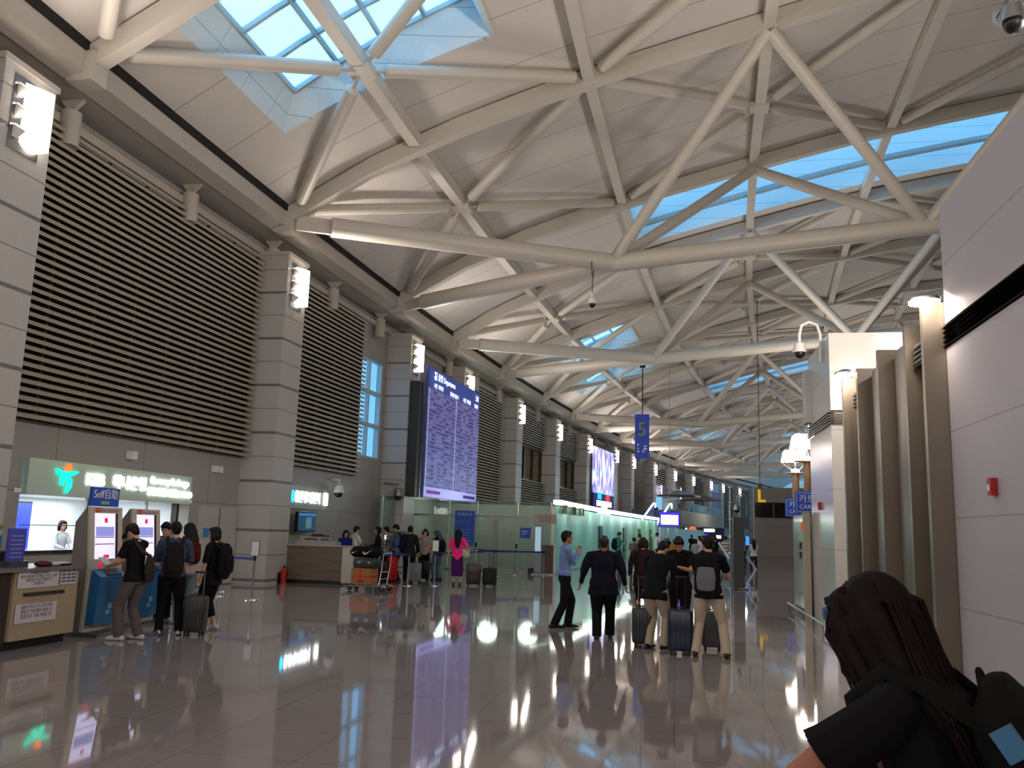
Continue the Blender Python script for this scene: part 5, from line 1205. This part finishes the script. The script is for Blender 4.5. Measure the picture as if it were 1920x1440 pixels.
# centre group
person('slim man in a light blue shirt and black trousers, one arm raised', -1.93, 16.0, -68, 1.66, skin=M_skind, top=LBL, sleeve='long', toplen=.95, bottom=BLK, shoes=M_shoeb, lean=.02, head=(0, 0), arms=((-.05, .20, 1.28), (.02, .24, 1.36)), feet=((-.06, .10), (.08, -.20)), hemr=1.15, vox=.01)
person('heavy set man in a dark navy jacket walking away with arms hanging', -1.13, 14.7, 3, 1.60, skin=M_skind, top=NVY, sleeve='long', toplen=.74, bottom=cloth('near black navy trousers', (.05, .05, .075)), build=1.42, hair='short', haircol=mat('greying black hair', (.10, .09, .09), .6), face=False, arms=((-.43, .08, .80), (.40, .02, .82)), feet=((-.10, -.08), (.12, .14)), hemr=1.25, vox=.011)
p = person('woman in a dark maroon print tunic and black leggings', -.62, 18.6, -3, 1.58, hair='bob', haircol=M_hairb, top=MAR, sleeve='long', toplen=.68, bottom=BLK, hemr=.85, face=False, arms=((-.30, .02, .88), 'down'), build=1.2, vox=.012)
person('woman with red brown hair behind the man in the navy jacket', -1.45, 18.9, 15, 1.56, hair='long', haircol=mat('auburn hair', (.22, .10, .08), .6), top=GRYT, sleeve='long', bottom=KHK, face=False)
p = person('man in a loose black shirt and khaki trousers bowing his head to the right', -.28, 13.75, -28, 1.62, top=BLK, sleeve='long', toplen=.76, bottom=KHK, shoes=M_shoeb, lean=.32, head=(45, 0), arms=((-.10, .42, 1.15), (.16, .42, 1.12)), feet=((-.11, .02), (.13, .06)), build=1.2, face=True, hemr=1.05, vox=.01)
suitcase('dark grey ribbed suitcase left of the khaki trousers', -.47, 13.95, 3, mat('slate shell', (.15, .16, .18), .35), .31, .53, .24, .46, M_chrome)
suitcase('navy blue ribbed suitcase between the two men in khaki', .10, 13.35, -4, mat('navy shell', (.10, .13, .24), .3), .36, .58, .25, .46, M_blackp)
person('dark haired man in a black tee facing the camera, behind the bowing man', .10, 14.9, 168, 1.66, top=cloth('black tee with print', (.05, .05, .055)), bottom=BLK, head=(42, 0), arms=('phone', 'phone'), shoes=M_shoeb, build=1.08, vox=.011)
p = person('young man in beige trousers wearing a grey and black rucksack', .50, 13.2, -10, 1.66, top=cloth('black blue tee', (.06, .065, .10)), sleeve='short', toplen=.84, bottom=cloth('beige chinos', (.76, .70, .62)), shoes=M_shoen, head=(16, 25), arms=((-.10, .36, 1.12), (.22, .36, 1.14)), feet=((-.20, .0), (.24, .02)), hair='short', haircol=M_hairb, face=False, build=1.1, hemr=1.05, vox=.01)
b = backpack(p, 'rucksack with a big grey front panel on the man in beige trousers', cloth('black pack nylon', (.075, .075, .09)), cloth('grey pack panel', (.44, .44, .47)), .185, .58, .17, .0)
suitcase('black and silver trimmed suitcase standing beyond the man in beige trousers', .57, 14.0, 2, mat('grey shell', (.30, .30, .31), .35), .30, .52, .24, .0)
# people by the green wall and beyond
p = person('young man in a teal tee looking at his phone by the green wall', -2.6, 42.5, -60, 1.72, top=TEA, bottom=BLK, head=(25, 0), arms=('phone', 'phone'), vox=.018)
backpack(p, 'black backpack on the man in the teal tee', BLK, None, .15, .46, .16)
far = [('person in a white cap with long dark hair before the green wall', 1.15 - 1.5, 48, 170, 1.58, BLK, BLK, 'long', M_white), ('person in a pale grey shirt left of the white cap', -1.75, 47, 20, 1.66, GRYT, BLK, 'short', None),
       ('man in a white shirt behind the white cap', -.95, 52, -80, 1.74, WHT, BLK, 'short', None), ('woman in white with long black hair right of the green wall', 1.30, 46, 100, 1.64, WHT, JEAN, 'long', None),
       ('person in a pale dress right of the bowing men', 1.0, 42, 30, 1.50, cloth('pale sage cloth', (.62, .66, .62)), GRYT, 'bob', None), ('person in black among the far crowd', 2.15, 47.5, 10, 1.62, BLK, BLK, 'short', None),
       ('man in a cream and brown banded shirt and pale jeans walking away', 2.72, 48.5, -10, 1.66, STR, cloth('pale jeans', (.5, .55, .6)), 'short', None), ('woman in a white blouse and dark trousers walking alone by the far wall', 3.80, 44.3, 8, 1.57, WHT, cloth('charcoal jeans', (.17, .17, .21)), 'long', None),
       ('person in a light grey top in the middle of the far crowd', 1.75, 54, 0, 1.66, GRYT, BLK, 'short', None), ('person in navy behind the banded shirt', 2.6, 58, 0, 1.72, RBL, BLK, 'short', None),
       ('person in dark clothes before the blue screen by the far wall', 4.55, 60, 40, 1.6, STR, BLK, 'short', None), ('person in a straw coloured hat beyond the bowing man', .05, 40, -20, 1.52, cloth('yellow brown top', (.68, .48, .16)), KHK, 'bob', mat('straw hat', (.78, .58, .36), .8)),
       ('person in grey checks left of the maroon tunic', -1.65, 38, 20, 1.50, cloth('grey flecked shirt', (.40, .39, .37), 'noise', (.55, .54, .52)), BLK, 'short', None), ('person with dark hair at the shop counter far away', 1.3, 66, 0, 1.7, BLK, BLK, 'short', None), ('person in white at the shop counter far away', 2.2, 70, 0, 1.7, WHT, BLK, 'short', None)]
for lb, x, y, yw, h_, tp, bt, hr, cp in far:
    person(lb, x, y, yw, h_, top=tp, bottom=bt, hair=hr, cap=cp, arms=random.choice((('phone', 'phone'), ('down', 'down'), ('down', 'phone'))), vox=.024, face=abs(yw) > 90, feet=((-.1, .12), (.1, -.12)) if 'walking' in lb else None, sleeve='long' if tp in (WHT, STR) else 'short')

# ------------------------------------------------------------------ luggage trolley at the desk
t = thing('luggage_trolley', 'steel airport luggage trolley loaded with a carton and dark bags', 'trolley', (-7.95, 22.7, 0), math.radians(-6))
mb = MB()
for d in (-.25, .25): mb.tube([(-.62, d, .10), (.1, d, .13), (.45, d, .17), (.60, d, .12)], .018, 8)
for q in (-.45, -.2, .05, .3): mb.cyl((q, -.25, .13), (q, .25, .13), .014, 8)
mb.build('chassis', M_chrome, t, smooth=True)
mb = MB()
for d in (-.25, .25): mb.tube([(.40, d, .15), (.46, d, .55), (.50, d, .98)], .017, 8)
mb.cyl((.50, -.25, .98), (.50, .25, .98), .022, 8); mb.cyl((.45, -.25, .5), (.45, .25, .5), .012, 8); mb.cyl((.42, -.25, .32), (.42, .25, .32), .012, 8); mb.build('push_frame', M_chrome, t, smooth=True)
MB().tube([(-.62, -.27, .12), (-.68, 0, .12), (-.62, .27, .12)], .03, 8).build('bumper', mat('grey rubber', (.3, .3, .3)), t, smooth=True)
for x_, d in ((-.45, -.2), (-.45, .2), (.5, -.24), (.5, .24)):
    f = MB().box(x_ - .03, x_ + .03, d - .02, d + .02, .08, .14).build('wheel_fork', M_alu, t); MB().cyl((x_, d - .018, .065), (x_, d + .018, .065), .065, 16).build('wheel', M_blackp, f)
M_card = mat('brown cardboard', (.62, .42, .22), .8, noise=.05)
t = thing('cardboard_box', 'brown carton tied with red ribbon on the luggage trolley', 'box', (-8.08, 22.7, .16), math.radians(-14))
MB().box(-.29, .29, -.2, .2, 0, .42).build('carton', M_card, t)
M_rib = mat('red ribbon', (.80, .12, .06), .5)
MB().box(-.295, .295, -.205, .205, .19, .235).build('ribbon', M_rib, t); MB().box(-.025, .025, -.207, .207, -.0, .424).build('ribbon', M_rib, t); MB().box(-.08, .1, -.209, -.2, .05, .10).build('printed_mark', mat('brown print2', (.35, .2, .1)), t)
t = thing('suitcase', 'dark grey case lying on the carton on the luggage trolley', 'suitcase', (-8.02, 22.7, .59), math.radians(-10))
MB().rbox(-.33, .33, -.2, .2, 0, .24, .04, 4).build('shell', mat('dark grey shell', (.16, .165, .17), .45), t, smooth=True); MB().box(-.335, .335, -.205, .205, .115, .125).build('zip_seam', M_blackp, t)
for q in (-.18, .12): MB().box(q, q + .09, -.209, -.2, .12, .17).build('latch', M_alu, t)
t = thing('sports_bag', 'black sports bag with a white swoosh on top of the trolley load', 'bag', (-8.08, 22.7, .84), math.radians(-8))
mb = MB(); mb.tube([(-.36, 0, .15), (-.33, 0, .155), (0, 0, .165), (.33, 0, .155), (.36, 0, .15)], [.10, .145, .16, .145, .10], 16, flat=1.15, round_=True); mb.build('bag_body', BLK, t, smooth=True)
def swoosh(x0, z0, s_):
    up = [(0, .25), (.06, .12), (.18, .05), (.35, .09), (1, .42)]; dn = [(1, .42), (.35, -.02), (.2, -.08), (.05, -.06), (-.05, .06)]
    mb = MB(); pts = up + dn[1:]; mb.rings([[(x0 + a * s_, yy, z0 + b_ * s_) for a, b_ in pts] for yy in (-.192, -.16)]); return mb
swoosh(.02, .12, .26).build('swoosh_mark', M_white, t); swoosh(-.32, .13, .14).build('swoosh_mark', M_white, t)
MB().tube([(-.12, -.13, .27), (-.1, -.15, .36), (.1, -.15, .36), (.12, -.13, .27)], .011, 6).build('bag_handle', BLK, t)

# ------------------------------------------------------------------ signs before the glass, standee, posts
t = thing('info_banner', 'tall blue information banner hung before the glass doors', 'banner', (-8.45, 35.5, 1.0))
MB().box(-.42, .42, -.02, .02, 0, 1.42).build('banner_sheet', mat('banner blue', (.15, .30, .62), .5, emit=.1), t)
text('lettering', '안내데스크', .14, M_white, t, (0, -.03, 1.27), FY, .003); text('lettering', '출입 금지 안내', .09, mat('faint print', (.55, .56, .8)), t, (-.08, -.03, .95), FY, .003)
for k_ in range(5): MB().box(-.3, .3 - .07 * (k_ % 3), -.026, -.02, .2 + k_ * .11, .225 + k_ * .11).build('text_line', mat('faint print', (.55, .56, .8)), t)
t = thing('door_sign', 'small square blue sign on the right hand glass door', 'sign', (-5.98, 35.9, 1.38))
MB().box(-.22, .22, -.02, .0, 0, .42).build('panel', M_blue, t); MB().box(-.15, .12, -.024, -.02, .26, .3).build('text_line', M_white, t); MB().box(-.15, .05, -.024, -.02, .16, .19).build('text_line', M_white, t)
t = thing('ticket_standee', 'tall narrow standee kiosk with a paper header beside the green glass corner', 'kiosk', (-5.1, 34.9, 0))
MB().rbox(-.33, -.02, -.15, .15, .06, 1.95, .03).build('screen_column', mat('kiosk pale grey', (.62, .66, .68), .4), t); MB().box(-.29, -.06, -.156, -.15, .9, 1.85).build('screen', mat('pale blue screen', (.70, .82, .88), emit=.5), t)
MB().box(.02, .45, -.12, .12, .0, 1.15).build('brown_cabinet', mat('brown laminate', (.38, .29, .25), .5), t); MB().box(.45, .52, -.13, .13, 0, 1.2).build('side_panel', M_white, t)
MB().box(-.40, .55, -.16, -.12, 1.98, 2.36).build('header_board', mat('cream board', (.76, .72, .69), .6), t)
text('lettering', 'SIM CARD', .13, mat('brown print', (.62, .36, .24)), t, (.07, -.165, 2.22), FY, .002); text('lettering', '유심 판매', .12, mat('brown print', (.62, .36, .24)), t, (.07, -.165, 2.07), FY, .002)
MB().prism([(-.55, 0), (-.30, 0), (-.36, .26), (-.55, .22)], 1, -.15, .15).build('black_foot', M_blackp, t); MB().box(-.42, .56, -.18, .18, 0, .05).build('base', M_alu, t)
t = thing('grey_pylon', 'dark grey pylon with a dome camera on top in mid hall', 'pillar', (1.96, 30.4, 0))
MB().box(-.02, .34, -.18, .18, 0, 2.35).build('shaft', mat('pylon grey', (.27, .27, .275), .4), t); MB().rbox(-.18, .46, -.3, .3, 0, .06, .03).build('base', M_alu, t)
cctv('dome_camera', 'dome camera on top of the dark grey pylon', (2.08, 30.4, 2.62), True, .8, (0, 0), M_alu)
t = thing('chrome_pole', 'slender chrome pole just left of the dark grey pylon', 'pole', (1.84, 30.1, 0))
MB().cyl((0, 0, .05), (0, 0, 3.35), .035, 12).build('tube', M_chrome, t, smooth=True); MB().tube([(0, 0, 0), (0, 0, .05)], .2, 16).build('base', M_alu, t)
for z in (.6, 1.15, 1.7, 2.25, 2.8, 3.3): MB().ball((0, 0, z), .06, 10, 6).build('pole_joint', M_chrome, t, smooth=True)
t = thing('angle_barrier', 'white arrow shaped barrier frame right of the dark grey pylon', 'queue barrier', (2.62, 31.5, 0))
mb = MB(); mb.tube([(-.15, 0, 1.05), (.15, 0, .62), (-.15, 0, .12), (-.1, 0, .02)], .035, 6); mb.build('frame', M_white, t); MB().box(-.3, .1, -.12, .12, 0, .03).build('foot', M_alu, t)
t = thing('hand_rail', 'sloping grey balustrade left of the dark grey pylon', 'balustrade', (2.2, 38, 0))
mb = MB(); mb.hexa([(2.02, 34, 0), (2.1, 34, 0), (2.2, 44, 0), (2.12, 44, 0), (2.02, 34, .85), (2.1, 34, .85), (2.2, 44, 1.35), (2.12, 44, 1.35)]); mb.build('glass_side', M_clear, t, rel=True)
mb = MB(); mb.tube([(2.06, 34, .88), (2.16, 44, 1.38)], .05, 8); mb.build('rail', M_alu, t, rel=True)
t = thing('number_sign', 'tall blue hanging sign with a yellow green number 5', 'sign', (-1.95, 45.0 + 11.2, 6.4))
MB().box(-.48, .42, -.12, .12, 0, 2.85).build('panel', mat('deep blue panel', (.10, .22, .60), .4, emit=.12), t)
text('numeral', '5', 1.25, mat('olive numeral', (.45, .50, .12), emit=.05), t, (-.03, -.13, 1.85), FY, .004)
for (a, b_, z) in ((-.32, -.22, .85), (.1, .25, .75), (-.32, -.24, .62), (.05, .3, .58), (-.32, -.2, .42), (.0, .12, .42)): MB().box(a, b_, -.128, -.12, z, z + .09).build('small_print', M_white, t)
MB().cyl((-.02, 0, 2.85), (-.02, 0, 6.0), .035, 8).build('hanger_rod', M_blackp, t); MB().box(-.2, .15, -.1, .1, 5.9, 6.3).build('clamp', M_blackp, t)
cctv('dome_camera', 'small dome camera hanging under the fork of the nearest truss', (-2.55, 27.0, 8.9), False, 1., (0, 0), M_white)
mb = MB(); mb.cyl((-2.55, 27.0, 9.1), (-2.55, 27.0, 9.75), .012, 6); mb.tube([(-2.55 , 27.0 + .33 * math.cos(a), 10.08 + .33 * math.sin(a)) for a in [k_ * PI / 8 for k_ in range(17)]], .014, 6); mb.build('hanger', M_blackp, [o for o in bpy.data.objects if o.get('label') == 'small dome camera hanging under the fork of the nearest truss'][0], rel=True)

# ------------------------------------------------------------------ upper terrace, escalator, shop signs far down the left side
t = thing('upper_terrace', 'beige fronted upper cafe terrace with a glass rail', 'balcony', W_(-6.6, 100, 2.7))
MB().box(-6.75, -6.6, 88, 112, 2.75, 4.1, 8).build('front_panel', mat('beige parapet', (.62, .59, .53), .6), t, warp=True, rel=True)
MB().box(-12.2, -6.6, 111.8, 112, 2.75, 4.1).build('end_panel', mat('beige parapet', (.62, .59, .53), .6), t, warp=True, rel=True)
MB().box(-12.2, -6.6, 87.8, 88, 2.75, 4.1).build('end_panel', mat('mauve panel', (.50, .48, .53), .6), t, warp=True, rel=True)
MB().box(-12.2, -6.75, 88, 111.9, 2.75, 2.95, 8).build('deck', mat('beige parapet', (.62, .59, .53), .6), t, warp=True, rel=True)
MB().box(-6.7, -6.66, 92, 112, 4.1, 5.0, 8).build('glass_rail', M_clear, t, warp=True, rel=True)
for k_ in range(2):
    p_ = thing('parasol', ['black parasol on the upper terrace, left and higher', 'black parasol on the upper terrace, right and lower'][k_], 'parasol', W_(-8.2 + .6 * k_, 95 + 9 * k_, 2.95))
    MB().rings([[(math.cos(a) * r_, math.sin(a) * r_, z) for a in [q * PI / 4 for q in range(8)]] for r_, z in ((2.3, 2.75), (2.25, 2.85), (.05, 3.5))]).build('canopy', M_blackp, p_); MB().cyl((0, 0, 0), (0, 0, 3.45), .04).build('pole', M_alu, p_)
for k_ in range(5):
    pl = thing('terrace_shrub', 'small leafy shrub along the terrace edge, %s from the left' % ORD[k_], 'plant', W_(-7.1, 90 + 4.6 * k_, 2.95), group='terrace shrubs')
    MB().rbox(-.3, .3, -.3, .3, 0, .9, .04).build('planter', M_bronzed, pl)
    mb = MB()
    for q in range(26):
        a = random.uniform(0, 6.28); r_ = random.uniform(.05, .5); z = random.uniform(.95, 1.75); c_ = V(r_ * math.cos(a), r_ * math.sin(a) * 1.6, z); d_ = V(random.uniform(-1, 1), random.uniform(-1, 1), random.uniform(.2, 1)).normalized() * .3
        s__ = V(-d_.y, d_.x, 0).normalized() * .08; mb.rings([[c_, c_ + V(0, 0, .004)], [c_ + d_ * .5 + s__, c_ + d_ * .5 - s__], [c_ + d_, c_ + d_ + V(0, 0, .004)]], cap=False)
    mb.build('foliage', mat('dull foliage', (.22, .25, .17), .7), pl)
t = thing('escalator', 'blue lit escalator rising to the upper terrace', 'escalator', W_(-8.6, 84, 0))
for d, nm in ((-9.3, 'balustrade'), (-7.7, 'balustrade')):
    mb = MB(); mb.hexa([(d, 76, 0), (d + .12, 76, 0), (d + .12, 87.8, 3.0), (d, 87.8, 3.0), (d, 76, .95), (d + .12, 76, .95), (d + .12, 87.8, 4.6), (d, 87.8, 4.6)]); mb.build(nm, mat('blue lit side', (.30, .45, .68), .3, emit=.25), t, warp=True, rel=True)
    mb = MB(); mb.tube([(d + .06, 75.6, .6), (d + .06, 76, 1.0), (d + .06, 87.8, 4.7), (d + .06, 88.6, 4.7), (d + .06, 88.7, 4.3)], .09, 8); mb.build('lit_handrail', mat('white lit rail', (.88, .94, 1), emit=1.6), t, warp=True, rel=True)
mb = MB()
for q in range(20): mb.box(-9.15, -7.75, 76.2 + q * .58, 76.8 + q * .58, .1 + q * .145, .28 + q * .145)
mb.build('steps', mat('dark steps', (.16, .17, .2), .4), t, warp=True, rel=True)
for i_, (y_, z_, lb) in enumerate(((84.0, 2.15, 'person in pale clothes riding the escalator'), (89.5, 2.98, 'person in dark clothes at the escalator top'))):
    w_ = W_(-8.6 if i_ == 0 else -9.4, y_, z_); q = person(lb, w_[0], w_[1], 170, 1.65, top=GRYT if i_ == 0 else BLK, bottom=JEAN, vox=.03, face=False); q['root'].location.z = z_
for k_, (y0, y1, tx, lb) in enumerate(((98.2, 106.4, 'CAFE', 'glowing white upstairs shop sign nearer the pink picture'), (108.0, 115.8, '한식당', 'glowing upstairs shop sign above the parasols'))):
    t = thing('shop_sign', lb, 'sign', W_(-11.9, (y0 + y1) / 2, 6.3))
    MB().box(-12.25, -11.95, y0, y1, 6.0, 7.3).build('sign_board', mat('mauve sign board', (.36, .33, .42), .4), t, warp=True, rel=True); text('lettering', tx, 1.5, mat('bright sign letters', (.97, .95, 1), emit=4), t, (.3, 0, .35), FX, .03, sx=1.2)
struct('wall_shop', MB().box(-14, -13.9, 97, 107, 2.9, 6.3).box(-13.9, -12.3, 98, 98.1, 2.9, 6.3), mat('white shop wall', (.8, .8, .78), .5), 'lit shop interior', warp=True)
area('shop light', W_(-12.9, 102, 6.1), (0, 0, -1), 1, 6, 150, (.95, 1, .97))
t = thing('exit_light', 'small green running man exit light in the upstairs shop front', 'sign', W_(-12.2, 99.2, 5.2)); MB().box(-.05, .05, -.3, .3, -.25, .25).build('panel', mat('exit green', (.05, .6, .25), emit=1.5), t); MB().ball((.06, .05, .12), .05, 8, 6).build('figure', M_white, t); MB().box(.05, .06, -.1, .1, -.12, .06).build('figure', M_white, t)
t = thing('wall_banner', 'tall purple banner between two far columns', 'banner', W_(-11.6, 129.6, 3)); MB().box(-11.7, -11.6, 127.4, 132.8, 2.2, 7.8).build('banner_sheet', mat('lilac banner', (.40, .38, .60), .5, emit=.15), t, warp=True, rel=True); MB().box(-11.7, -11.59, 127.4, 132.8, 7.9, 9.2).build('top_panel', mat('pale blue banner', (.48, .62, .76), .5, emit=.15), t, warp=True, rel=True)
# bright shop line beneath the terrace
t = thing('market_hall', 'row of bright shop lights below the terrace', 'shop', W_(-6.9, 106, 0))
MB().box(-11.5, -7.1, 112.5, 112.7, 0, 2.7).build('back_wall', mat('dark shop wall', (.16, .16, .22), .5), t, warp=True, rel=True)
for k_, (a, b_, z0, z1) in enumerate(((-11.2, -10.6, 2.2, 2.6), (-10.2, -9.4, 2.1, 2.35), (-9.1, -8.3, 1.2, 2.0), (-8.1, -7.3, 2.2, 2.5), (-9.9, -9.3, .9, 1.5))): MB().box(a, b_, 112.4, 112.5, z0, z1).build('lit_panel', mat('white shop light', (.93, .95, 1), emit=4), t, warp=True, rel=True)
t = thing('shop_kiosk', 'blue lit counter with orange globe lamp far behind the crowd', 'shop', (2.9, 88, 0))
MB().box(-1.6, 1.9, 0, 1.2, 0, 2.5).build('booth', mat('dark shop wall', (.16, .16, .22), .5), t)
for a, z, w_, c_ in ((-1.3, 1.95, .9, 'white shop light'), (0, 2.1, 1.0, 'white shop light'), (1.0, 1.5, .6, 'white shop light')): MB().box(a, a + w_, -.05, 0, z, z + .28).build('lit_panel', MATS[c_], t)
MB().box(-.5, .4, -.06, 0, .9, 1.9).build('blue_panel', mat('blue screen', (.2, .16, .9), emit=1.6), t); MB().ball((-1.1, -.6, 2.2), .4).build('globe_lamp', mat('orange globe', (.85, .45, .15), emit=.8), t, smooth=True); MB().cyl((-1.1, -.6, 0), (-1.1, -.6, 2.0), .03).build('lamp_post', M_blackp, t)
t = thing('blue_screen', 'small bright blue screen on the left end of the far wall', 'screen', (4.72, 58, .9)); MB().box(-.25, -.02, -.1, .1, 0, .9).build('case', M_blackp, t); MB().box(-.24, -.03, -.12, -.1, .3, .86).build('screen', mat('sky blue screen', (.2, .5, 1), emit=1.6), t)

area('terrace fill light', W_(-2.5, 100, 7), (-1, 0, -.5), 4, 2, 260, (1, .95, .88))  # added fill without a fixture, brightens the terrace front
# ------------------------------------------------------------------ woman in the foreground
M_hairf = mat('dark brown hair', (.085, .045, .038), .7, spec=.15); M_jet = cloth('jet black cotton', (.022, .022, .030))
p = person('long haired woman in a black T-shirt leaning forward in the right foreground', .675, 2.27, 60, 1.60, lean=.30, head=(24, -12), hair='short', haircol=M_hairf, top=M_jet, sleeve='tee', toplen=.80, bottom=BLK,
           arms=((-.12, .46, 1.10, (-1, .35, -.25)), (.10, .50, 1.0, (1, -.3, -.4))), feet=((-.12, .25), (.12, -.15)), build=1.28, face=True, vox=.007, skin=mat('foreground skin', (.60, .38, .30), .6))
hc, R3, tor, ax, nk, rt, kk = p['hc'], p['R3'], p['tor'], p['ax'], p['neck'], p['root'], p['k']
rs = random.Random(4)
mb = MB()
# a heavy fall of hair over the shoulders and down the back, and locks in front hiding the face
for d in (-.05, -.025, 0, .025, .05):
    mb.tube([hc + R3 @ V(d, -.03, .07), hc + R3 @ V(d * 1.6, -.05, -.02), nk + V(d * 1.8, -.04, -.01), tor(.50) + V(d * 2.0, -.09, 0), tor(.42) + V(d * 2.0, -.11, 0)], [.045, .045, .042, .036, .012], 10, round_=True)
for sg in (-1, 1):
    mb.tube([hc + R3 @ V(sg * .04, .06, .080), hc + R3 @ V(sg * .075, .060, .02), hc + R3 @ V(sg * .08, .055, -.06), hc + R3 @ V(sg * .08, .04, -.14), hc + R3 @ V(sg * .08, .03, -.20)], [.026, .028, .028, .024, .008], 9, round_=True)
    mb.tube([hc + R3 @ V(sg * .05, -.01, .07), hc + R3 @ V(sg * .080, -.0, -.02), hc + R3 @ V(sg * .085, -.02, -.12), hc + R3 @ V(sg * .09, -.05, -.20)], [.03, .035, .035, .012], 9, round_=True)
q = remesh(mb, 'hair_fall', M_hairf, rt, .007, 3); q.scale = (kk,) * 3
mb = MB()
for i_ in range(150):
    sd = rs.uniform(-1, 1); fr_ = rs.random()
    if fr_ < .72:
        w_ = sd * .095; j = lambda a: rs.uniform(-a, a)
        pts = [hc + R3 @ V(w_ * .7, .0 + j(.04), .125 - abs(sd) * .03), hc + R3 @ V(w_ * .9, -.098 + j(.01), .02), nk + V(w_ * 1.3 + j(.02), -.08 + j(.012), .0), tor(.50) + V(w_ * 1.6 + j(.02), -.115 + j(.012), 0), tor(.40 + j(.04)) + V(w_ * 1.7 + j(.04), -.13 + j(.02), 0)]
    else:
        s_ = 1 if sd > 0 else -1; j = lambda a: rs.uniform(-a, a)
        pts = [hc + R3 @ V(s_ * .03, .08 + j(.02), .10), hc + R3 @ V(s_ * (.085 + j(.01)), .08 + j(.02), .0), hc + R3 @ V(s_ * (.10 + j(.01)), .065 + j(.02), -.10), hc + R3 @ V(s_ * (.105 + j(.02)), .05 + j(.03), -.19 + j(.03))]
    mb.tube(pts, [.004, .0045, .004, .003, .0015][:len(pts)], 5)
q = mb.build('hair_strands', M_hairf, rt, smooth=True); q.scale = (kk,) * 3; q['kind'] = 'stuff'
mb = MB(); mb.tube([hc + R3 @ V(-.085, .075, .055), hc + R3 @ V(-.03, .118, .065), hc + R3 @ V(.03, .118, .065), hc + R3 @ V(.085, .075, .055)], [(.020, .006)] * 4, 8, ref=(0, 0, 1), round_=True); q = mb.build('hair_clip', mat('blue hair clip', (.10, .20, .42), .3), rt, smooth=True); q.scale = (kk,) * 3
b = backpack(p, 'black rucksack with a light blue tag on the foreground woman', cloth('near black nylon', (.035, .033, .036)), None, .19, .50, .17, .05)
def blue_tag(o):
    c_ = V(-.235, -.13, 1.385); ax_ = (ax + V(0, .35, 0)).normalized()
    mb = MB(); mb.beam(c_ - ax_ * .035, c_ + ax_ * .035, .05, .016, up=(1, 0, 0)); return mb.build('luggage_tag', mat('light blue tag', (.22, .42, .58), .5), o)
blue_tag(b).scale = (kk,) * 3
